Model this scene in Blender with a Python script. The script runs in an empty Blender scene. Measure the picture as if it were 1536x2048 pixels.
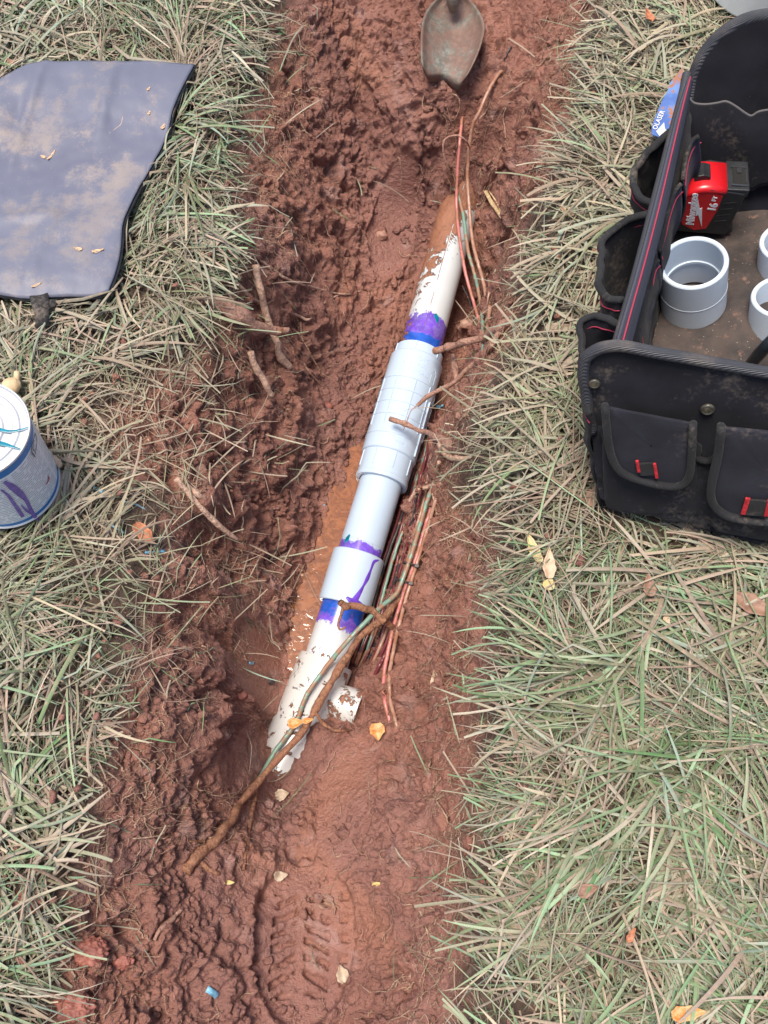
import bpy, math, random
import numpy as np
from mathutils import Vector, Matrix
random.seed(7); rng = np.random.default_rng(11)
sc = bpy.context.scene

# ------------------------------------------------------------------ camera, sky, sun, exposure
FPX, TH, HC = 1900.0, math.radians(23), 0.96
CT, ST = math.cos(TH), math.sin(TH)
cam = bpy.data.objects.new('camera', bpy.data.cameras.new('camera')); sc.collection.objects.link(cam)
cam.location = (0, 0, HC); cam.rotation_euler = (TH, 0, 0)
cam.data.sensor_fit = 'VERTICAL'; cam.data.sensor_height = 24.0; cam.data.lens = 24.0*FPX/2048
cam.data.clip_start = 0.01; cam.data.clip_end = 400
sc.camera = cam
SUN_EL, SUN_AZ = math.radians(79), math.radians(-100)     # azimuth from +Y towards +X
w = bpy.data.worlds.new("World"); sc.world = w; w.use_nodes = True
nt = w.node_tree
sky = nt.nodes.new('ShaderNodeTexSky'); sky.sky_type = 'NISHITA'; sky.sun_disc = False
sky.sun_elevation = SUN_EL; sky.sun_rotation = SUN_AZ; sky.dust_density = 3.0; sky.air_density = 1.0
nt.links.new(sky.outputs[0], nt.nodes['Background'].inputs[0]); nt.nodes['Background'].inputs[1].default_value = 0.125
sl = bpy.data.lights.new('sun', 'SUN'); so = bpy.data.objects.new('sun', sl); sc.collection.objects.link(so)
sl.energy = 3.2; sl.angle = math.radians(22); sl.color = (1.0, 0.93, 0.83)
sd = Vector((math.sin(SUN_AZ)*math.cos(SUN_EL), math.cos(SUN_AZ)*math.cos(SUN_EL), math.sin(SUN_EL)))
so.rotation_euler = sd.to_track_quat('Z', 'Y').to_euler(); so.location = (0, 0, 5)
sc.view_settings.view_transform = 'Standard'; sc.view_settings.look = 'None'
sc.view_settings.exposure = 0.42; sc.view_settings.gamma = 1

# ------------------------------------------------------------------ pixel <-> place
CAM = np.array([0, 0, HC])
def ray(px, py):
    u = (px-768)/FPX; v = (1024-py)/FPX
    return np.array([u, ST+v*CT, -CT+v*ST])
def at(px, py, z):
    d = ray(px, py); return CAM + d*((z-HC)/d[2])
def onplane(px, py, p0, n, off=0.0):
    n = np.asarray(n, float); n = n/np.linalg.norm(n); d = ray(px, py)
    return CAM + d*(((np.asarray(p0)+n*off-CAM)@n)/(d@n))

# ------------------------------------------------------------------ noise
def _h(xi, yi, s):
    h = (xi.astype(np.int64)*374761393 + yi.astype(np.int64)*668265263 + s*1274126177) & 0xffffffff
    h = ((h ^ (h >> 13))*1274126177) & 0xffffffff
    h = ((h ^ (h >> 16))*2246822519) & 0xffffffff
    return ((h ^ (h >> 15)) & 0xffffff)/float(0x1000000)
def gn(x, y, s=0):
    xi = np.floor(x); yi = np.floor(y); fx = x-xi; fy = y-yi
    u = fx*fx*fx*(fx*(fx*6-15)+10); v = fy*fy*fy*(fy*(fy*6-15)+10)
    def g(ix, iy, dx, dy):
        a = _h(ix, iy, s)*2*math.pi; return np.cos(a)*dx+np.sin(a)*dy
    a = g(xi, yi, fx, fy); b = g(xi+1, yi, fx-1, fy); c = g(xi, yi+1, fx, fy-1); d = g(xi+1, yi+1, fx-1, fy-1)
    return ((a*(1-u)+b*u)*(1-v)+(c*(1-u)+d*u)*v)*1.5
def fbm(x, y, sc_, o=4, s=0, g=0.5):
    r = 0; a = 1; f = 1/sc_
    for k in range(o):
        r = r+a*gn(x*f+17.3*k, y*f-9.1*k, s+k); a *= g; f *= 2.03
    return r
def _h3(a, b, c, s): return _h(a+c*57, b+c*131, s)
def gn3(x, y, z, s=0):
    xi, yi, zi = np.floor(x), np.floor(y), np.floor(z); fx, fy, fz = x-xi, y-yi, z-zi
    fd = lambda f: f*f*f*(f*(f*6-15)+10)
    u, v, w_ = fd(fx), fd(fy), fd(fz)
    def g(i, j, k):
        h = _h3(xi+i, yi+j, zi+k, s); a = h*2*math.pi; c = (h*97.13 % 1)*2-1; r = np.sqrt(1-c*c)
        return r*np.cos(a)*(fx-i)+r*np.sin(a)*(fy-j)+c*(fz-k)
    L = lambda a, b, t: a+(b-a)*t
    return L(L(L(g(0,0,0), g(1,0,0), u), L(g(0,1,0), g(1,1,0), u), v), L(L(g(0,0,1), g(1,0,1), u), L(g(0,1,1), g(1,1,1), u), v), w_)*1.6
def fbm3(x, y, z, sc_, o=4, s=0, g=0.5):
    r = 0; a = 1; f = 1/sc_
    for k in range(o):
        r = r+a*gn3(x*f+17.3*k, y*f-9.1*k, z*f+4.7*k, s+k); a *= g; f *= 2.03
    return r
def clods(x, y, cell, s, prob=0.6, rmin=.25, rmax=.5, p=0.5):
    X = x/cell; Y = y/cell; xi = np.floor(X); yi = np.floor(Y); out = np.zeros_like(X)
    for i in (-1, 0, 1):
        for j in (-1, 0, 1):
            cx = xi+i; cy = yi+j
            px = cx+_h(cx, cy, s); py = cy+_h(cx, cy, s+1)
            r = rmin+(rmax-rmin)*_h(cx, cy, s+2)
            el = .6+.8*_h(cx, cy, s+4); an = _h(cx, cy, s+5)*3.14
            dx = X-px; dy = Y-py
            ax = dx*np.cos(an)+dy*np.sin(an); ay = (-dx*np.sin(an)+dy*np.cos(an))*el
            q = np.clip(1-(ax*ax+ay*ay)/(r*r), 0, 1)**p*r*(_h(cx, cy, s+3) < prob)
            out = np.maximum(out, q)
    return out*cell
def sst(a, b, x):
    t = np.clip((x-a)/(b-a), 0, 1); return t*t*(3-2*t)

# ------------------------------------------------------------------ ground heights
RUN = [(934,355,-.226),(839,705,-.238),(761,970,-.252),(688,1212,-.272),(577,1508,-.302),(545,1590,-.31)]
CP = """-160:480,0 560,-.03 700,-.05 900,-.04 1080,-.03 1230,0
0:470,0 560,-.015 650,-.035 760,-.05 900,-.06 1050,-.045 1130,-.02 1200,0
100:450,0 540,-.02 650,-.05 760,-.08 900,-.075 1010,-.06 1090,-.035 1170,0
165:440,0 880,-.070 920,-.078
200:440,0 500,-.015 560,-.05 640,-.10 710,-.14 800,-.11 900,-.080 1000,-.08 1080,-.05 1160,0
300:430,0 490,-.015 560,-.055 640,-.12 700,-.165 740,-.175 820,-.15 900,-.125 980,-.12 1060,-.06 1140,0
345:905,-.185 935,-.180 965,-.18
400:420,0 480,-.01 530,-.05 600,-.1 680,-.18 740,-.225 800,-.235 860,-.240 930,-.228 980,-.215 1020,-.12 1060,-.02 1100,0
550:420,0 480,-.015 540,-.07 600,-.12 660,-.2 720,-.25 790,-.27 860,-.28 950,-.29 985,-.25 1010,-.12 1035,-.02 1080,0
620:885,-.30 950,-.322 985,-.29 1015,-.10
700:330,0 420,-.015 470,-.05 520,-.11 600,-.19 680,-.265 750,-.28 840,-.30 930,-.29 960,-.2 985,-.1 1005,-.02 1060,0
850:150,0 300,-.005 400,-.04 440,-.07 520,-.13 600,-.2 680,-.27 720,-.285 800,-.3 870,-.29 893,-.2 915,-.08 935,-.03 1000,0
1000:150,0 330,-.015 420,-.06 450,-.1 500,-.17 560,-.205 610,-.262 650,-.292 700,-.3 800,-.32 835,-.29 860,-.2 920,-.15 970,-.08 1005,-.02 1060,0
1150:150,0 290,-.01 400,-.055 428,-.075 458,-.19 520,-.22 575,-.268 615,-.293 640,-.302 700,-.31 770,-.325 800,-.28 830,-.22 880,-.17 960,-.1 1010,-.025 1060,0
1300:140,0 280,-.01 370,-.045 415,-.075 448,-.19 520,-.23 555,-.275 585,-.302 640,-.31 720,-.325 760,-.29 800,-.245 860,-.18 940,-.1 995,-.02 1040,0
1450:120,0 270,-.01 380,-.07 430,-.12 490,-.215 535,-.288 570,-.30 625,-.254 670,-.262 720,-.258 800,-.24 860,-.17 930,-.09 975,-.015 1020,0
1530:540,-.278 600,-.262 650,-.245
1600:80,0 220,-.01 330,-.06 430,-.13 500,-.205 560,-.268 620,-.235 700,-.2 780,-.17 850,-.12 920,-.05 960,0 1020,0
1800:30,0 170,-.01 300,-.06 420,-.1 520,-.145 600,-.16 690,-.16 760,-.135 850,-.1 910,-.04 950,0 1020,0
2000:-20,0 110,-.01 250,-.05 400,-.085 520,-.13 620,-.145 700,-.145 800,-.1 900,-.05 940,-.01 1000,0
2200:-100,0 60,-.01 250,-.05 400,-.07 600,-.1 800,-.08 930,-.01 1000,0"""
cp = []
for ln in CP.split('\n'):
    y, r = ln.split(':'); y = float(y)
    for q in r.split():
        x, z = q.split(','); cp.append(at(float(x), y, float(z)))
for gx in np.arange(-1.2, 1.3, .12):
    for gy in np.arange(-.7, 2.2, .12):
        if min(math.hypot(gx-c[0], gy-c[1]) for c in cp) > .12:
            yy = gy
            inside = False
            if -.13 < gx < .32 and (gy > 1.15 or gy < -.05): inside = True
            cp.append(np.array([gx, gy, -.03 if inside else 0.0]))
cp = np.array(cp)
def _ker(d2): return np.sqrt(d2+.008**2)
D2 = ((cp[:, None, :2]-cp[None, :, :2])**2).sum(-1)
wts = np.linalg.solve(_ker(D2)-1e-3*0*np.eye(len(cp))+2e-3*np.eye(len(cp))*-1, cp[:, 2])
CGX = np.arange(-1.1, 1.1001, .006); CGY = np.arange(-.6, 2.0001, .006)
def rbf(X, Y):
    out = np.zeros(X.size); X = X.ravel(); Y = Y.ravel()
    for k in range(0, X.size, 20000):
        s = slice(k, k+20000)
        out[s] = _ker((X[s, None]-cp[:, 0])**2+(Y[s, None]-cp[:, 1])**2)@wts
    return out
_X, _Y = np.meshgrid(CGX, CGY)
CG = rbf(_X, _Y).reshape(_X.shape); CG = np.clip(CG, -.34, .006)

# mud / lawn border (pixels of the lawn's edge), as world polygon
EL = [(575,-220),(570,0),(530,110),(490,230),(480,350),(478,500),(455,600),(400,690),(310,750),(235,820),(205,900),(240,960),(330,1000),(300,1100),(285,1200),(265,1300),(245,1400),(215,1500),(190,1600),(165,1700),(140,1800),(120,1900),(90,2000),(60,2250)]
ER = [(930,2250),(925,2048),(945,1900),(935,1780),(950,1650),(965,1500),(985,1350),(1005,1200),(1010,1080),(975,960),(925,880),(945,800),(1000,730),(1040,640),(1050,520),(1060,420),(1110,330),(1150,230),(1165,100),(1185,0),(1210,-220)]
POLY = np.array([at(x, y, -.008)[:2] for x, y in EL+ER])
def sdist(X, Y, P):
    X = X.ravel(); Y = Y.ravel(); best = np.full(X.size, 1e9); ins = np.zeros(X.size, bool)
    for i in range(len(P)):
        a = P[i]; b = P[(i+1) % len(P)]; e = b-a
        t = np.clip(((X-a[0])*e[0]+(Y-a[1])*e[1])/(e@e), 0, 1)
        best = np.minimum(best, np.hypot(X-a[0]-t*e[0], Y-a[1]-t*e[1]))
        c = ((a[1] > Y) != (b[1] > Y)) & (X < (b[0]-a[0])*(Y-a[1])/((b[1]-a[1]) or 1e-9)+a[0])
        ins ^= c
    return np.where(ins, best, -best)
SDG = sdist(_X, _Y, POLY).reshape(_X.shape)     # positive inside the mud
def bil(G, X, Y, gx=CGX, gy=CGY, outv=0.0):
    fx = (X-gx[0])/(gx[1]-gx[0]); fy = (Y-gy[0])/(gy[1]-gy[0])
    ok = (fx >= 0) & (fy >= 0) & (fx < len(gx)-1) & (fy < len(gy)-1)
    fx = np.clip(fx, 0, len(gx)-1.001); fy = np.clip(fy, 0, len(gy)-1.001)
    i = fx.astype(int); j = fy.astype(int); fx = fx-i; fy = fy-j
    r = (G[j, i]*(1-fx)+G[j, i+1]*fx)*(1-fy)+(G[j+1, i]*(1-fx)+G[j+1, i+1]*fx)*fy
    return np.where(ok, r, outv)
_zx = np.gradient(CG, .006, axis=1); _zy = np.gradient(CG, .006, axis=0)
UG = np.cumsum(np.sqrt(1+_zx**2), axis=1)*.006; UG = UG-UG[:, [len(CGX)//2]]
VG = np.cumsum(np.sqrt(1+_zy**2), axis=0)*.006; VG = VG-VG[[len(CGY)//2]]
SL = np.sqrt(1+_zx**2+_zy**2)
def blob(X, Y, px, py, z, rx, ry, ang=0):
    c = at(px, py, z); dx = X-c[0]; dy = Y-c[1]; ca, sa = math.cos(ang), math.sin(ang)
    a = (dx*ca+dy*sa)/rx; b = (-dx*sa+dy*ca)/ry
    return np.exp(-(a*a+b*b))
def ground_detail(X, Y):
    base = bil(CG, X, Y); sd_ = bil(SDG, X, Y, outv=-1.0)
    mud = sst(-.012, .02, sd_+.012*fbm(X, Y, .03, 3, 91))
    X0, Y0 = X, Y; inb = (np.abs(X) < 1.05) & (Y > -.55) & (Y < 1.95); slp = np.where(inb, np.minimum(bil(SL, X, Y, outv=1.), 1.7), 1.); Z = base
    smooth = np.clip(sum(blob(X, Y, *q) for q in [(770,470,-.25,.045,.10,.1),(690,640,-.26,.035,.05),(690,1560,-.21,.05,.07),(600,1900,-.15,.055,.10),(470,1330,-.22,.03,.05),(900,1560,-.1,.03,.12),(880,1900,-.07,.04,.1),(950,1000,-.12,.03,.04),(520,1200,-.22,.03,.05),(640,1150,-.29,.03,.12)]), 0, 1)
    rough = 1-.50*smooth
    wx = X+.010*fbm3(X, Y, Z, .05, 2, 5); wy = Y+.010*fbm3(X, Y, Z, .05, 2, 6)
    big = .012*fbm3(wx, wy, Z, .07, 3, 21)
    lump = .0110*(-.35+1.6*np.abs(fbm3(wx, wy, Z, .035, 3, 31)))
    med = .0060*(-.35+1.6*np.abs(fbm3(wx*1.1, wy, Z, .013, 3, 41)))
    c1 = clods(wx, wy, .022, 51, .5, .25, .5)*.75; c2 = clods(wx, wy, .010, 61, .55, .25, .5)*.6; c3 = clods(X, Y, .0045, 71, .6, .25, .5)*.55
    cm = sst(-.35, .35, fbm(X, Y, .09, 2, 81)+.55*sum(blob(X0, Y0, *q) for q in [(900,250,-.11,.07,.09),(250,1950,-.04,.09,.12),(560,950,-.2,.05,.1)]))
    micro = .0012*fbm3(X, Y, Z, .004, 2, 101)
    ang = .0022*fbm(X*3.0+Y*.6, Y*.9-X*.2, .022, 3, 111)                       # scrape marks
    crack = -.004*np.clip(1-8*np.abs(fbm3(wx, wy, Z, .028, 2, 121)), 0, 1)*rough*(slp < 1.35)
    pit = -.012*sst(.30, .62, fbm3(X, Y, Z, .045, 2, 171))*rough
    d = pit+big*(.4+.6*rough)+rough*(lump+med)*(.6+.4*cm)+c1*cm*rough+c2*(.45+.75*cm)*rough*1.2+c3*(.25+.75*rough)*.6*sst(-.2,.4,fbm(X, Y, .06, 2, 87))+micro*.8+ang*smooth+crack
    deep = sst(0, .03, sd_)
    X, Y = X0, Y0
    dp = np.full(X.shape, 9.); RP = [at(*q) for q in RUN]
    for a_, b_ in zip(RP[:-1], RP[1:]):
        e = (b_-a_)[:2]; t = np.clip(((X-a_[0])*e[0]+(Y-a_[1])*e[1])/(e@e), 0, 1); dp = np.minimum(dp, np.hypot(X-a_[0]-t*e[0], Y-a_[1]-t*e[1]))
    d = d*(1-.6*sst(.060, .038, dp))-.003*sst(.060, .038, dp)
    z = base+mud*d*(.35+.65*deep)+(1-mud)*(.004*fbm(X, Y, .03, 3, 131))
    # boot prints: one with lug marks in the foreground, smooth ones further up
    def prt(px, py, zz, rx_, ry_, ang, zz0, depth, rimh):
        c = at(px, py, zz); ca, sa = math.cos(ang), math.sin(ang); dx = (X-c[0])*ca+(Y-c[1])*sa; dy = -(X-c[0])*sa+(Y-c[1])*ca
        q = np.sqrt((dx/(rx_*(1+.12*np.sign(dy)*sst(0, ry_, np.abs(dy)))))**2+np.abs(dy/ry_)**2.6)
        ins = sst(1.02, .90, q); rim = np.exp(-((q-1.07)/.07)**2)
        nz = sst(-.75, .1, fbm(X, Y, .03, 2, 141+int(px)))
        flat = base+.10*mud*d
        return dx, dy, q, ins, rim*nz*rimh, flat-depth, nz
    for i_, a_ in enumerate([(608, 1885, -.15, .054, .082, 0., 0, .007, .006), (690, 1600, -.2, .036, .085, -.12, 0, .003, .003), (785, 445, -.23, .036, .080, -.25, 0, .005, .006), (520, 1330, -.23, .03, .05, .1, 0, .004, .004)]):
        dx, dy, q, ins, rm, fl_, nz = prt(*a_)
        z = z*(1-ins)+fl_*ins+rm; smooth = np.maximum(smooth, ins)
        if i_ == 0:
            ch = (dy+.45*np.abs(dx+.002)+.0035*fbm(X, Y, .02, 2, 156))/.0155; bar = sst(-.1, .35, np.sin(ch*2*math.pi))
            l1 = bar*(np.abs(dx+.003) < .029)*(np.abs(dx+.003) > .003)*(np.abs(dy) < .052)
            l2 = sst(-.2, .2, np.sin(dy/.021*2*math.pi))*((np.abs(dx-.040) < .0045)|(np.abs(dx+.045) < .0045))*(np.abs(dy) < .055)
            z = z-ins*.0100*np.maximum(l1, l2)*sst(-.75, .1, fbm(X, Y, .02, 2, 155))+ins*mud*d*.10
    return z, mud, smooth, rough
STEP = .0014
fx = np.arange(-.42, .3401, STEP); fy = np.arange(-.13, 1.27, STEP)
def ext(a, far):
    s = a[-1]-a[-2]; out = []; p = a[-1]
    while p < far:
        s *= 1.13; p += s; out.append(p)
    return np.array(out)
gxs = np.concatenate([-(ext(np.array([-fx[1], -fx[0]]), 60))[::-1], fx, ext(fx, 60)])
gys = np.concatenate([-(ext(np.array([-fy[1], -fy[0]]), 60))[::-1], fy, ext(fy, 60)])
GX, GY = np.meshgrid(gxs, gys)
GZ, GM, GS, GR = ground_detail(GX.ravel(), GY.ravel())
_f = lambda G, o=0.: bil(G, GX.ravel(), GY.ravel(), outv=o)
_gx, _gy = np.clip(_f(_zx), -2.5, 2.5), np.clip(_f(_zy), -2.5, 2.5); _nl = np.sqrt(1+_gx**2+_gy**2)
BASEZ = _f(CG); DD = GZ-BASEZ
PX = (GX.ravel()-_gx/_nl*DD*.9).reshape(GX.shape); PY = (GY.ravel()-_gy/_nl*DD*.9).reshape(GX.shape); PZ = (BASEZ+DD/_nl).reshape(GX.shape)
DD = DD.reshape(GX.shape); BASEZ = BASEZ.reshape(GX.shape); NXg = (_gx/_nl).reshape(GX.shape); NYg = (_gy/_nl).reshape(GX.shape); GZ = PZ
FZ = GZ[(len(gys)-len(ext(fy, 60))-len(fy)):(len(gys)-len(ext(fy, 60))), (len(gxs)-len(ext(fx, 60))-len(fx)):(len(gxs)-len(ext(fx, 60)))]
_sy = slice(len(gys)-len(ext(fy, 60))-len(fy), len(gys)-len(ext(fy, 60))); _sx = slice(len(gxs)-len(ext(fx, 60))-len(fx), len(gxs)-len(ext(fx, 60)))
_SX = GX[_sy, _sx]+NXg[_sy, _sx]*DD[_sy, _sx]*.9; _SY = GY[_sy, _sx]+NYg[_sy, _sx]*DD[_sy, _sx]*.9
FZ = np.maximum(bil(PZ[_sy, _sx], _SX, _SY, fx, fy), bil(CG, GX[_sy, _sx], GY[_sy, _sx])-.02)
def HT(X, Y):
    X = np.atleast_1d(np.asarray(X, float)); Y = np.atleast_1d(np.asarray(Y, float))
    r = bil(FZ, X, Y, fx, fy, outv=np.nan)
    return np.where(np.isnan(r), bil(CG, X, Y), r)
def hit(px, py, off=0.0):
    d = ray(px, py); t = np.linspace(.5, 1.7, 900)
    P = CAM+t[:, None]*d; g = HT(P[:, 0], P[:, 1])+off
    k = np.argmax(P[:, 2] < g); return P[k]
def rp(px, py, z, off=.002):
    "the point seen at that pixel at height z, or on the ground where the ground is higher"
    p = at(px, py, z)
    h = hit(px, py, off)
    return h if h[2] > p[2] else p

# ------------------------------------------------------------------ materials
class NB:
    def __init__(s, name):
        s.m = bpy.data.materials.new(name); s.m.use_nodes = True; s.t = s.m.node_tree; s.n = s.t.nodes; s.l = s.t.links
        s.b = s.n['Principled BSDF']; s.tc = None
    def link(s, a, b): s.l.new(a, b)
    def _in(s, sock, v):
        if hasattr(v, 'is_output') or isinstance(v, bpy.types.NodeSocket): s.l.new(v, sock)
        elif isinstance(v, (tuple, list)) and len(v) == 3 and sock.type == 'RGBA': sock.default_value = (*v, 1)
        else: sock.default_value = v
    def obj(s):
        if not s.tc: s.tc = s.n.new('ShaderNodeTexCoord')
        return s.tc.outputs['Object']
    def noise(s, scale, detail=4, rough=.55, vec=None, dist=0):
        n = s.n.new('ShaderNodeTexNoise'); n.inputs['Scale'].default_value = scale; n.inputs['Detail'].default_value = detail
        n.inputs['Roughness'].default_value = rough; n.inputs['Distortion'].default_value = dist
        s.l.new(vec or s.obj(), n.inputs['Vector']); return n.outputs['Fac']
    def vor(s, scale, vec=None, feat='F1'):
        n = s.n.new('ShaderNodeTexVoronoi'); n.feature = feat; n.inputs['Scale'].default_value = scale
        s.l.new(vec or s.obj(), n.inputs['Vector']); return n.outputs['Distance']
    def ramp(s, fac, a, b, c0=0., c1=1.):
        n = s.n.new('ShaderNodeMapRange'); n.interpolation_type = 'SMOOTHSTEP'
        s._in(n.inputs[0], fac); n.inputs[1].default_value = a; n.inputs[2].default_value = b; n.inputs[3].default_value = c0; n.inputs[4].default_value = c1
        return n.outputs[0]
    def mix(s, fac, a, b):
        n = s.n.new('ShaderNodeMix'); n.data_type = 'RGBA'
        s._in(n.inputs[0], fac); s._in(n.inputs[6], a); s._in(n.inputs[7], b); return n.outputs[2]
    def math(s, op, a, b=0., c=0.):
        n = s.n.new('ShaderNodeMath'); n.operation = op
        s._in(n.inputs[0], a); s._in(n.inputs[1], b); s._in(n.inputs[2], c); return n.outputs[0]
    def attr(s, name):
        n = s.n.new('ShaderNodeAttribute'); n.attribute_name = name; return n
    def bump(s, h, strength=.5, dist=.001):
        n = s.n.new('ShaderNodeBump'); n.inputs['Strength'].default_value = strength; n.inputs['Distance'].default_value = dist
        s._in(n.inputs['Height'], h); s.l.new(n.outputs[0], s.b.inputs['Normal']); return n
    def base(s, c): s._in(s.b.inputs['Base Color'], c)
    def rough(s, r): s._in(s.b.inputs['Roughness'], r)
    def set(s, **k):
        for a, v in k.items(): s._in(s.b.inputs[a.replace('_', ' ')], v)

MUDC = (.215, .088, .062)
def mud_mat():
    m = NB('wet red clay')
    n1 = m.noise(9, 5, .6); n2 = m.noise(38, 5, .65); n3 = m.noise(160, 4, .6); n4 = m.noise(5.5, 3, .5, dist=1.2)
    c = m.mix(m.ramp(n1, .35, .65), (.285, .122, .086), (.385, .176, .126))
    c = m.mix(m.ramp(m.noise(3.2, 3, .5), .42, .60, 0, .5), c, (.270, .135, .118))
    c = m.mix(m.ramp(n2, .48, .74, 0, .45), c, (.22, .088, .066))
    c = m.mix(m.ramp(n4, .48, .72, 0, .5), c, (.44, .195, .12))
    c = m.mix(m.ramp(m.noise(22, 4, .6), .56, .7, 0, .55), c, (.44, .27, .235))
    c = m.mix(m.ramp(n3, .60, .75, 0, .5), c, (.46, .27, .21))
    lawn = m.attr('lawn').outputs['Fac']
    c = m.mix(lawn, c, m.mix(m.ramp(n2, .4, .6), (.085, .055, .038), (.15, .10, .07)))
    m.base(c)
    m.rough(m.ramp(m.math('ADD', m.noise(14, 4, .6), m.math('MULTIPLY', m.attr('wet').outputs['Fac'], -.30)), .15, .62, .24, .85))
    m.set(Specular_IOR_Level=.5)
    rg = m.math('ABSOLUTE', m.math('SUBTRACT', m.noise(62, 5, .62, dist=.6), .5))
    h = m.math('ADD', m.math('MULTIPLY', rg, m.ramp(m.attr('wet').outputs['Fac'], 0, 1, 3.4, 1.2)), m.math('ADD', m.math('MULTIPLY', m.noise(180, 4, .65), 1.0), m.math('MULTIPLY', m.noise(520, 4, .65), .35)))
    m.bump(h, 1.0, .0046)
    return m.m
M_MUD = mud_mat()

def mud_cover(m, base, fac, rough=.3):
    "puts stuck-on clay over a base colour where fac is 1"
    n = m.noise(60, 4, .6)
    c = m.mix(fac, base, m.mix(n, (.24, .095, .055), (.42, .19, .105)))
    m.base(c); m.rough(m.ramp(fac, 0, 1, rough, .55))

def plain(name, col, rough=.5, metal=0., nscale=0, namp=.15, bump=0, bscale=400, bd=.0006, spec=.5):
    m = NB(name)
    if nscale:
        n = m.noise(nscale, 4, .6); a = tuple(x*(1-namp) for x in col); b = tuple(min(1, x*(1+namp)) for x in col)
        m.base(m.mix(m.ramp(n, .3, .7), a, b))
    else: m.base(col)
    m.rough(rough); m.set(Metallic=metal, Specular_IOR_Level=spec)
    if bump: m.bump(m.noise(bscale, 3, .6), bump, bd)
    return m.m

def fabric(name, col, dust=(.30, .24, .19), dustamt=.5, weave=1500, rough=.85):
    m = NB(name)
    v = m.n.new('ShaderNodeTexWave'); v.wave_type = 'BANDS'; v.bands_direction = 'DIAGONAL'; v.inputs['Scale'].default_value = weave/6; m.link(m.obj(), v.inputs['Vector'])
    v2 = m.n.new('ShaderNodeTexWave'); v2.wave_type = 'BANDS'; v2.bands_direction = 'X'; v2.inputs['Scale'].default_value = weave/6; m.link(m.obj(), v2.inputs['Vector'])
    h = m.math('ADD', v.outputs['Fac'], v2.outputs['Fac'])
    d = m.ramp(m.math('ADD', m.noise(14, 6, .7), m.math('MULTIPLY', m.noise(240, 2, .5), .25)), .66, .86, 0, dustamt)
    sp = m.ramp(m.vor(90), .035, .02, 0, .5)
    c = m.mix(m.ramp(m.noise(30, 4), .3, .7), tuple(x*.75 for x in col), tuple(x*1.3 for x in col))
    m.base(m.mix(m.math('MAXIMUM', d, m.math('MULTIPLY', sp, m.ramp(m.noise(33, 2), .55, .65))), c, dust))
    m.rough(rough); m.set(Specular_IOR_Level=.3, Sheen_Weight=.05, Sheen_Roughness=.5); m.bump(h, .35, .0005)
    return m.m

# ------------------------------------------------------------------ mesh helpers
ORG = {}
def mk(name, V, F, mat, parent=None, smooth=True, loc=None, fattr=None, cattr=None, uv=None, local=False):
    V = np.asarray(V, float)
    me = bpy.data.meshes.new(name)
    if local: o0 = np.zeros(3); loc = loc if loc is not None else np.zeros(3)
    elif parent is not None: o0 = ORG[parent.name]; loc = np.zeros(3)
    else:
        if loc is None:
            loc = (V.min(0)+V.max(0))/2; loc[2] = V[:, 2].min()
        loc = np.asarray(loc, float); o0 = loc
    if isinstance(F, np.ndarray):
        nf, k = F.shape
        me.vertices.add(len(V)); me.vertices.foreach_set('co', (V-o0).astype(np.float32).ravel())
        me.loops.add(nf*k); me.loops.foreach_set('vertex_index', F.astype(np.int32).ravel())
        me.polygons.add(nf); me.polygons.foreach_set('loop_start', (np.arange(nf)*k).astype(np.int32)); me.polygons.foreach_set('loop_total', np.full(nf, k, np.int32))
        me.update(calc_edges=True)
    else:
        me.from_pydata((V-o0).tolist(), [], [tuple(int(i) for i in f) for f in F]); me.update()
    if smooth: me.polygons.foreach_set('use_smooth', np.ones(len(me.polygons), bool))
    for n, a in (fattr or {}).items():
        at_ = me.attributes.new(n, 'FLOAT', 'POINT'); at_.data.foreach_set('value', np.asarray(a, np.float32).ravel())
    for n, a in (cattr or {}).items():
        at_ = me.attributes.new(n, 'FLOAT_COLOR', 'POINT'); at_.data.foreach_set('color', np.asarray(a, np.float32).ravel())
    for mm in (mat if isinstance(mat, (list, tuple)) else [mat]): me.materials.append(mm)
    o = bpy.data.objects.new(name, me); sc.collection.objects.link(o)
    if parent is not None: o.parent = parent
    o.location = loc; ORG[o.name] = o0
    return o
def tag(o, label=None, cat=None, group=None, kind=None):
    if label: o['label'] = label
    if cat: o['category'] = cat
    if group: o['group'] = group
    if kind: o['kind'] = kind
    return o
def thing(name, loc, label, cat, group=None, matrix=None):
    o = bpy.data.objects.new(name, None); sc.collection.objects.link(o)
    o.empty_display_size = .02
    if matrix is not None: o.matrix_world = matrix
    else: o.location = loc
    ORG[o.name] = np.asarray(loc, float)
    return tag(o, label, cat, group)
def merge(parts):
    Vs = []; Fs = []; n = 0
    for V, F in parts:
        Vs.append(np.asarray(V, float)); Fs += [tuple(int(i)+n for i in f) for f in F]; n += len(V)
    return np.concatenate(Vs), Fs
def cr(pts, n=8):
    P = np.asarray(pts, float); P = np.concatenate([[2*P[0]-P[1]], P, [2*P[-1]-P[-2]]]); out = []
    for i in range(1, len(P)-2):
        for k in range(n):
            t = k/n; a, b, c, d = P[i-1:i+3]
            out.append(.5*((2*b)+(c-a)*t+(2*a-5*b+4*c-d)*t*t+(3*b-a-3*c+d)*t**3))
    out.append(P[-2]); return np.array(out)
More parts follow.
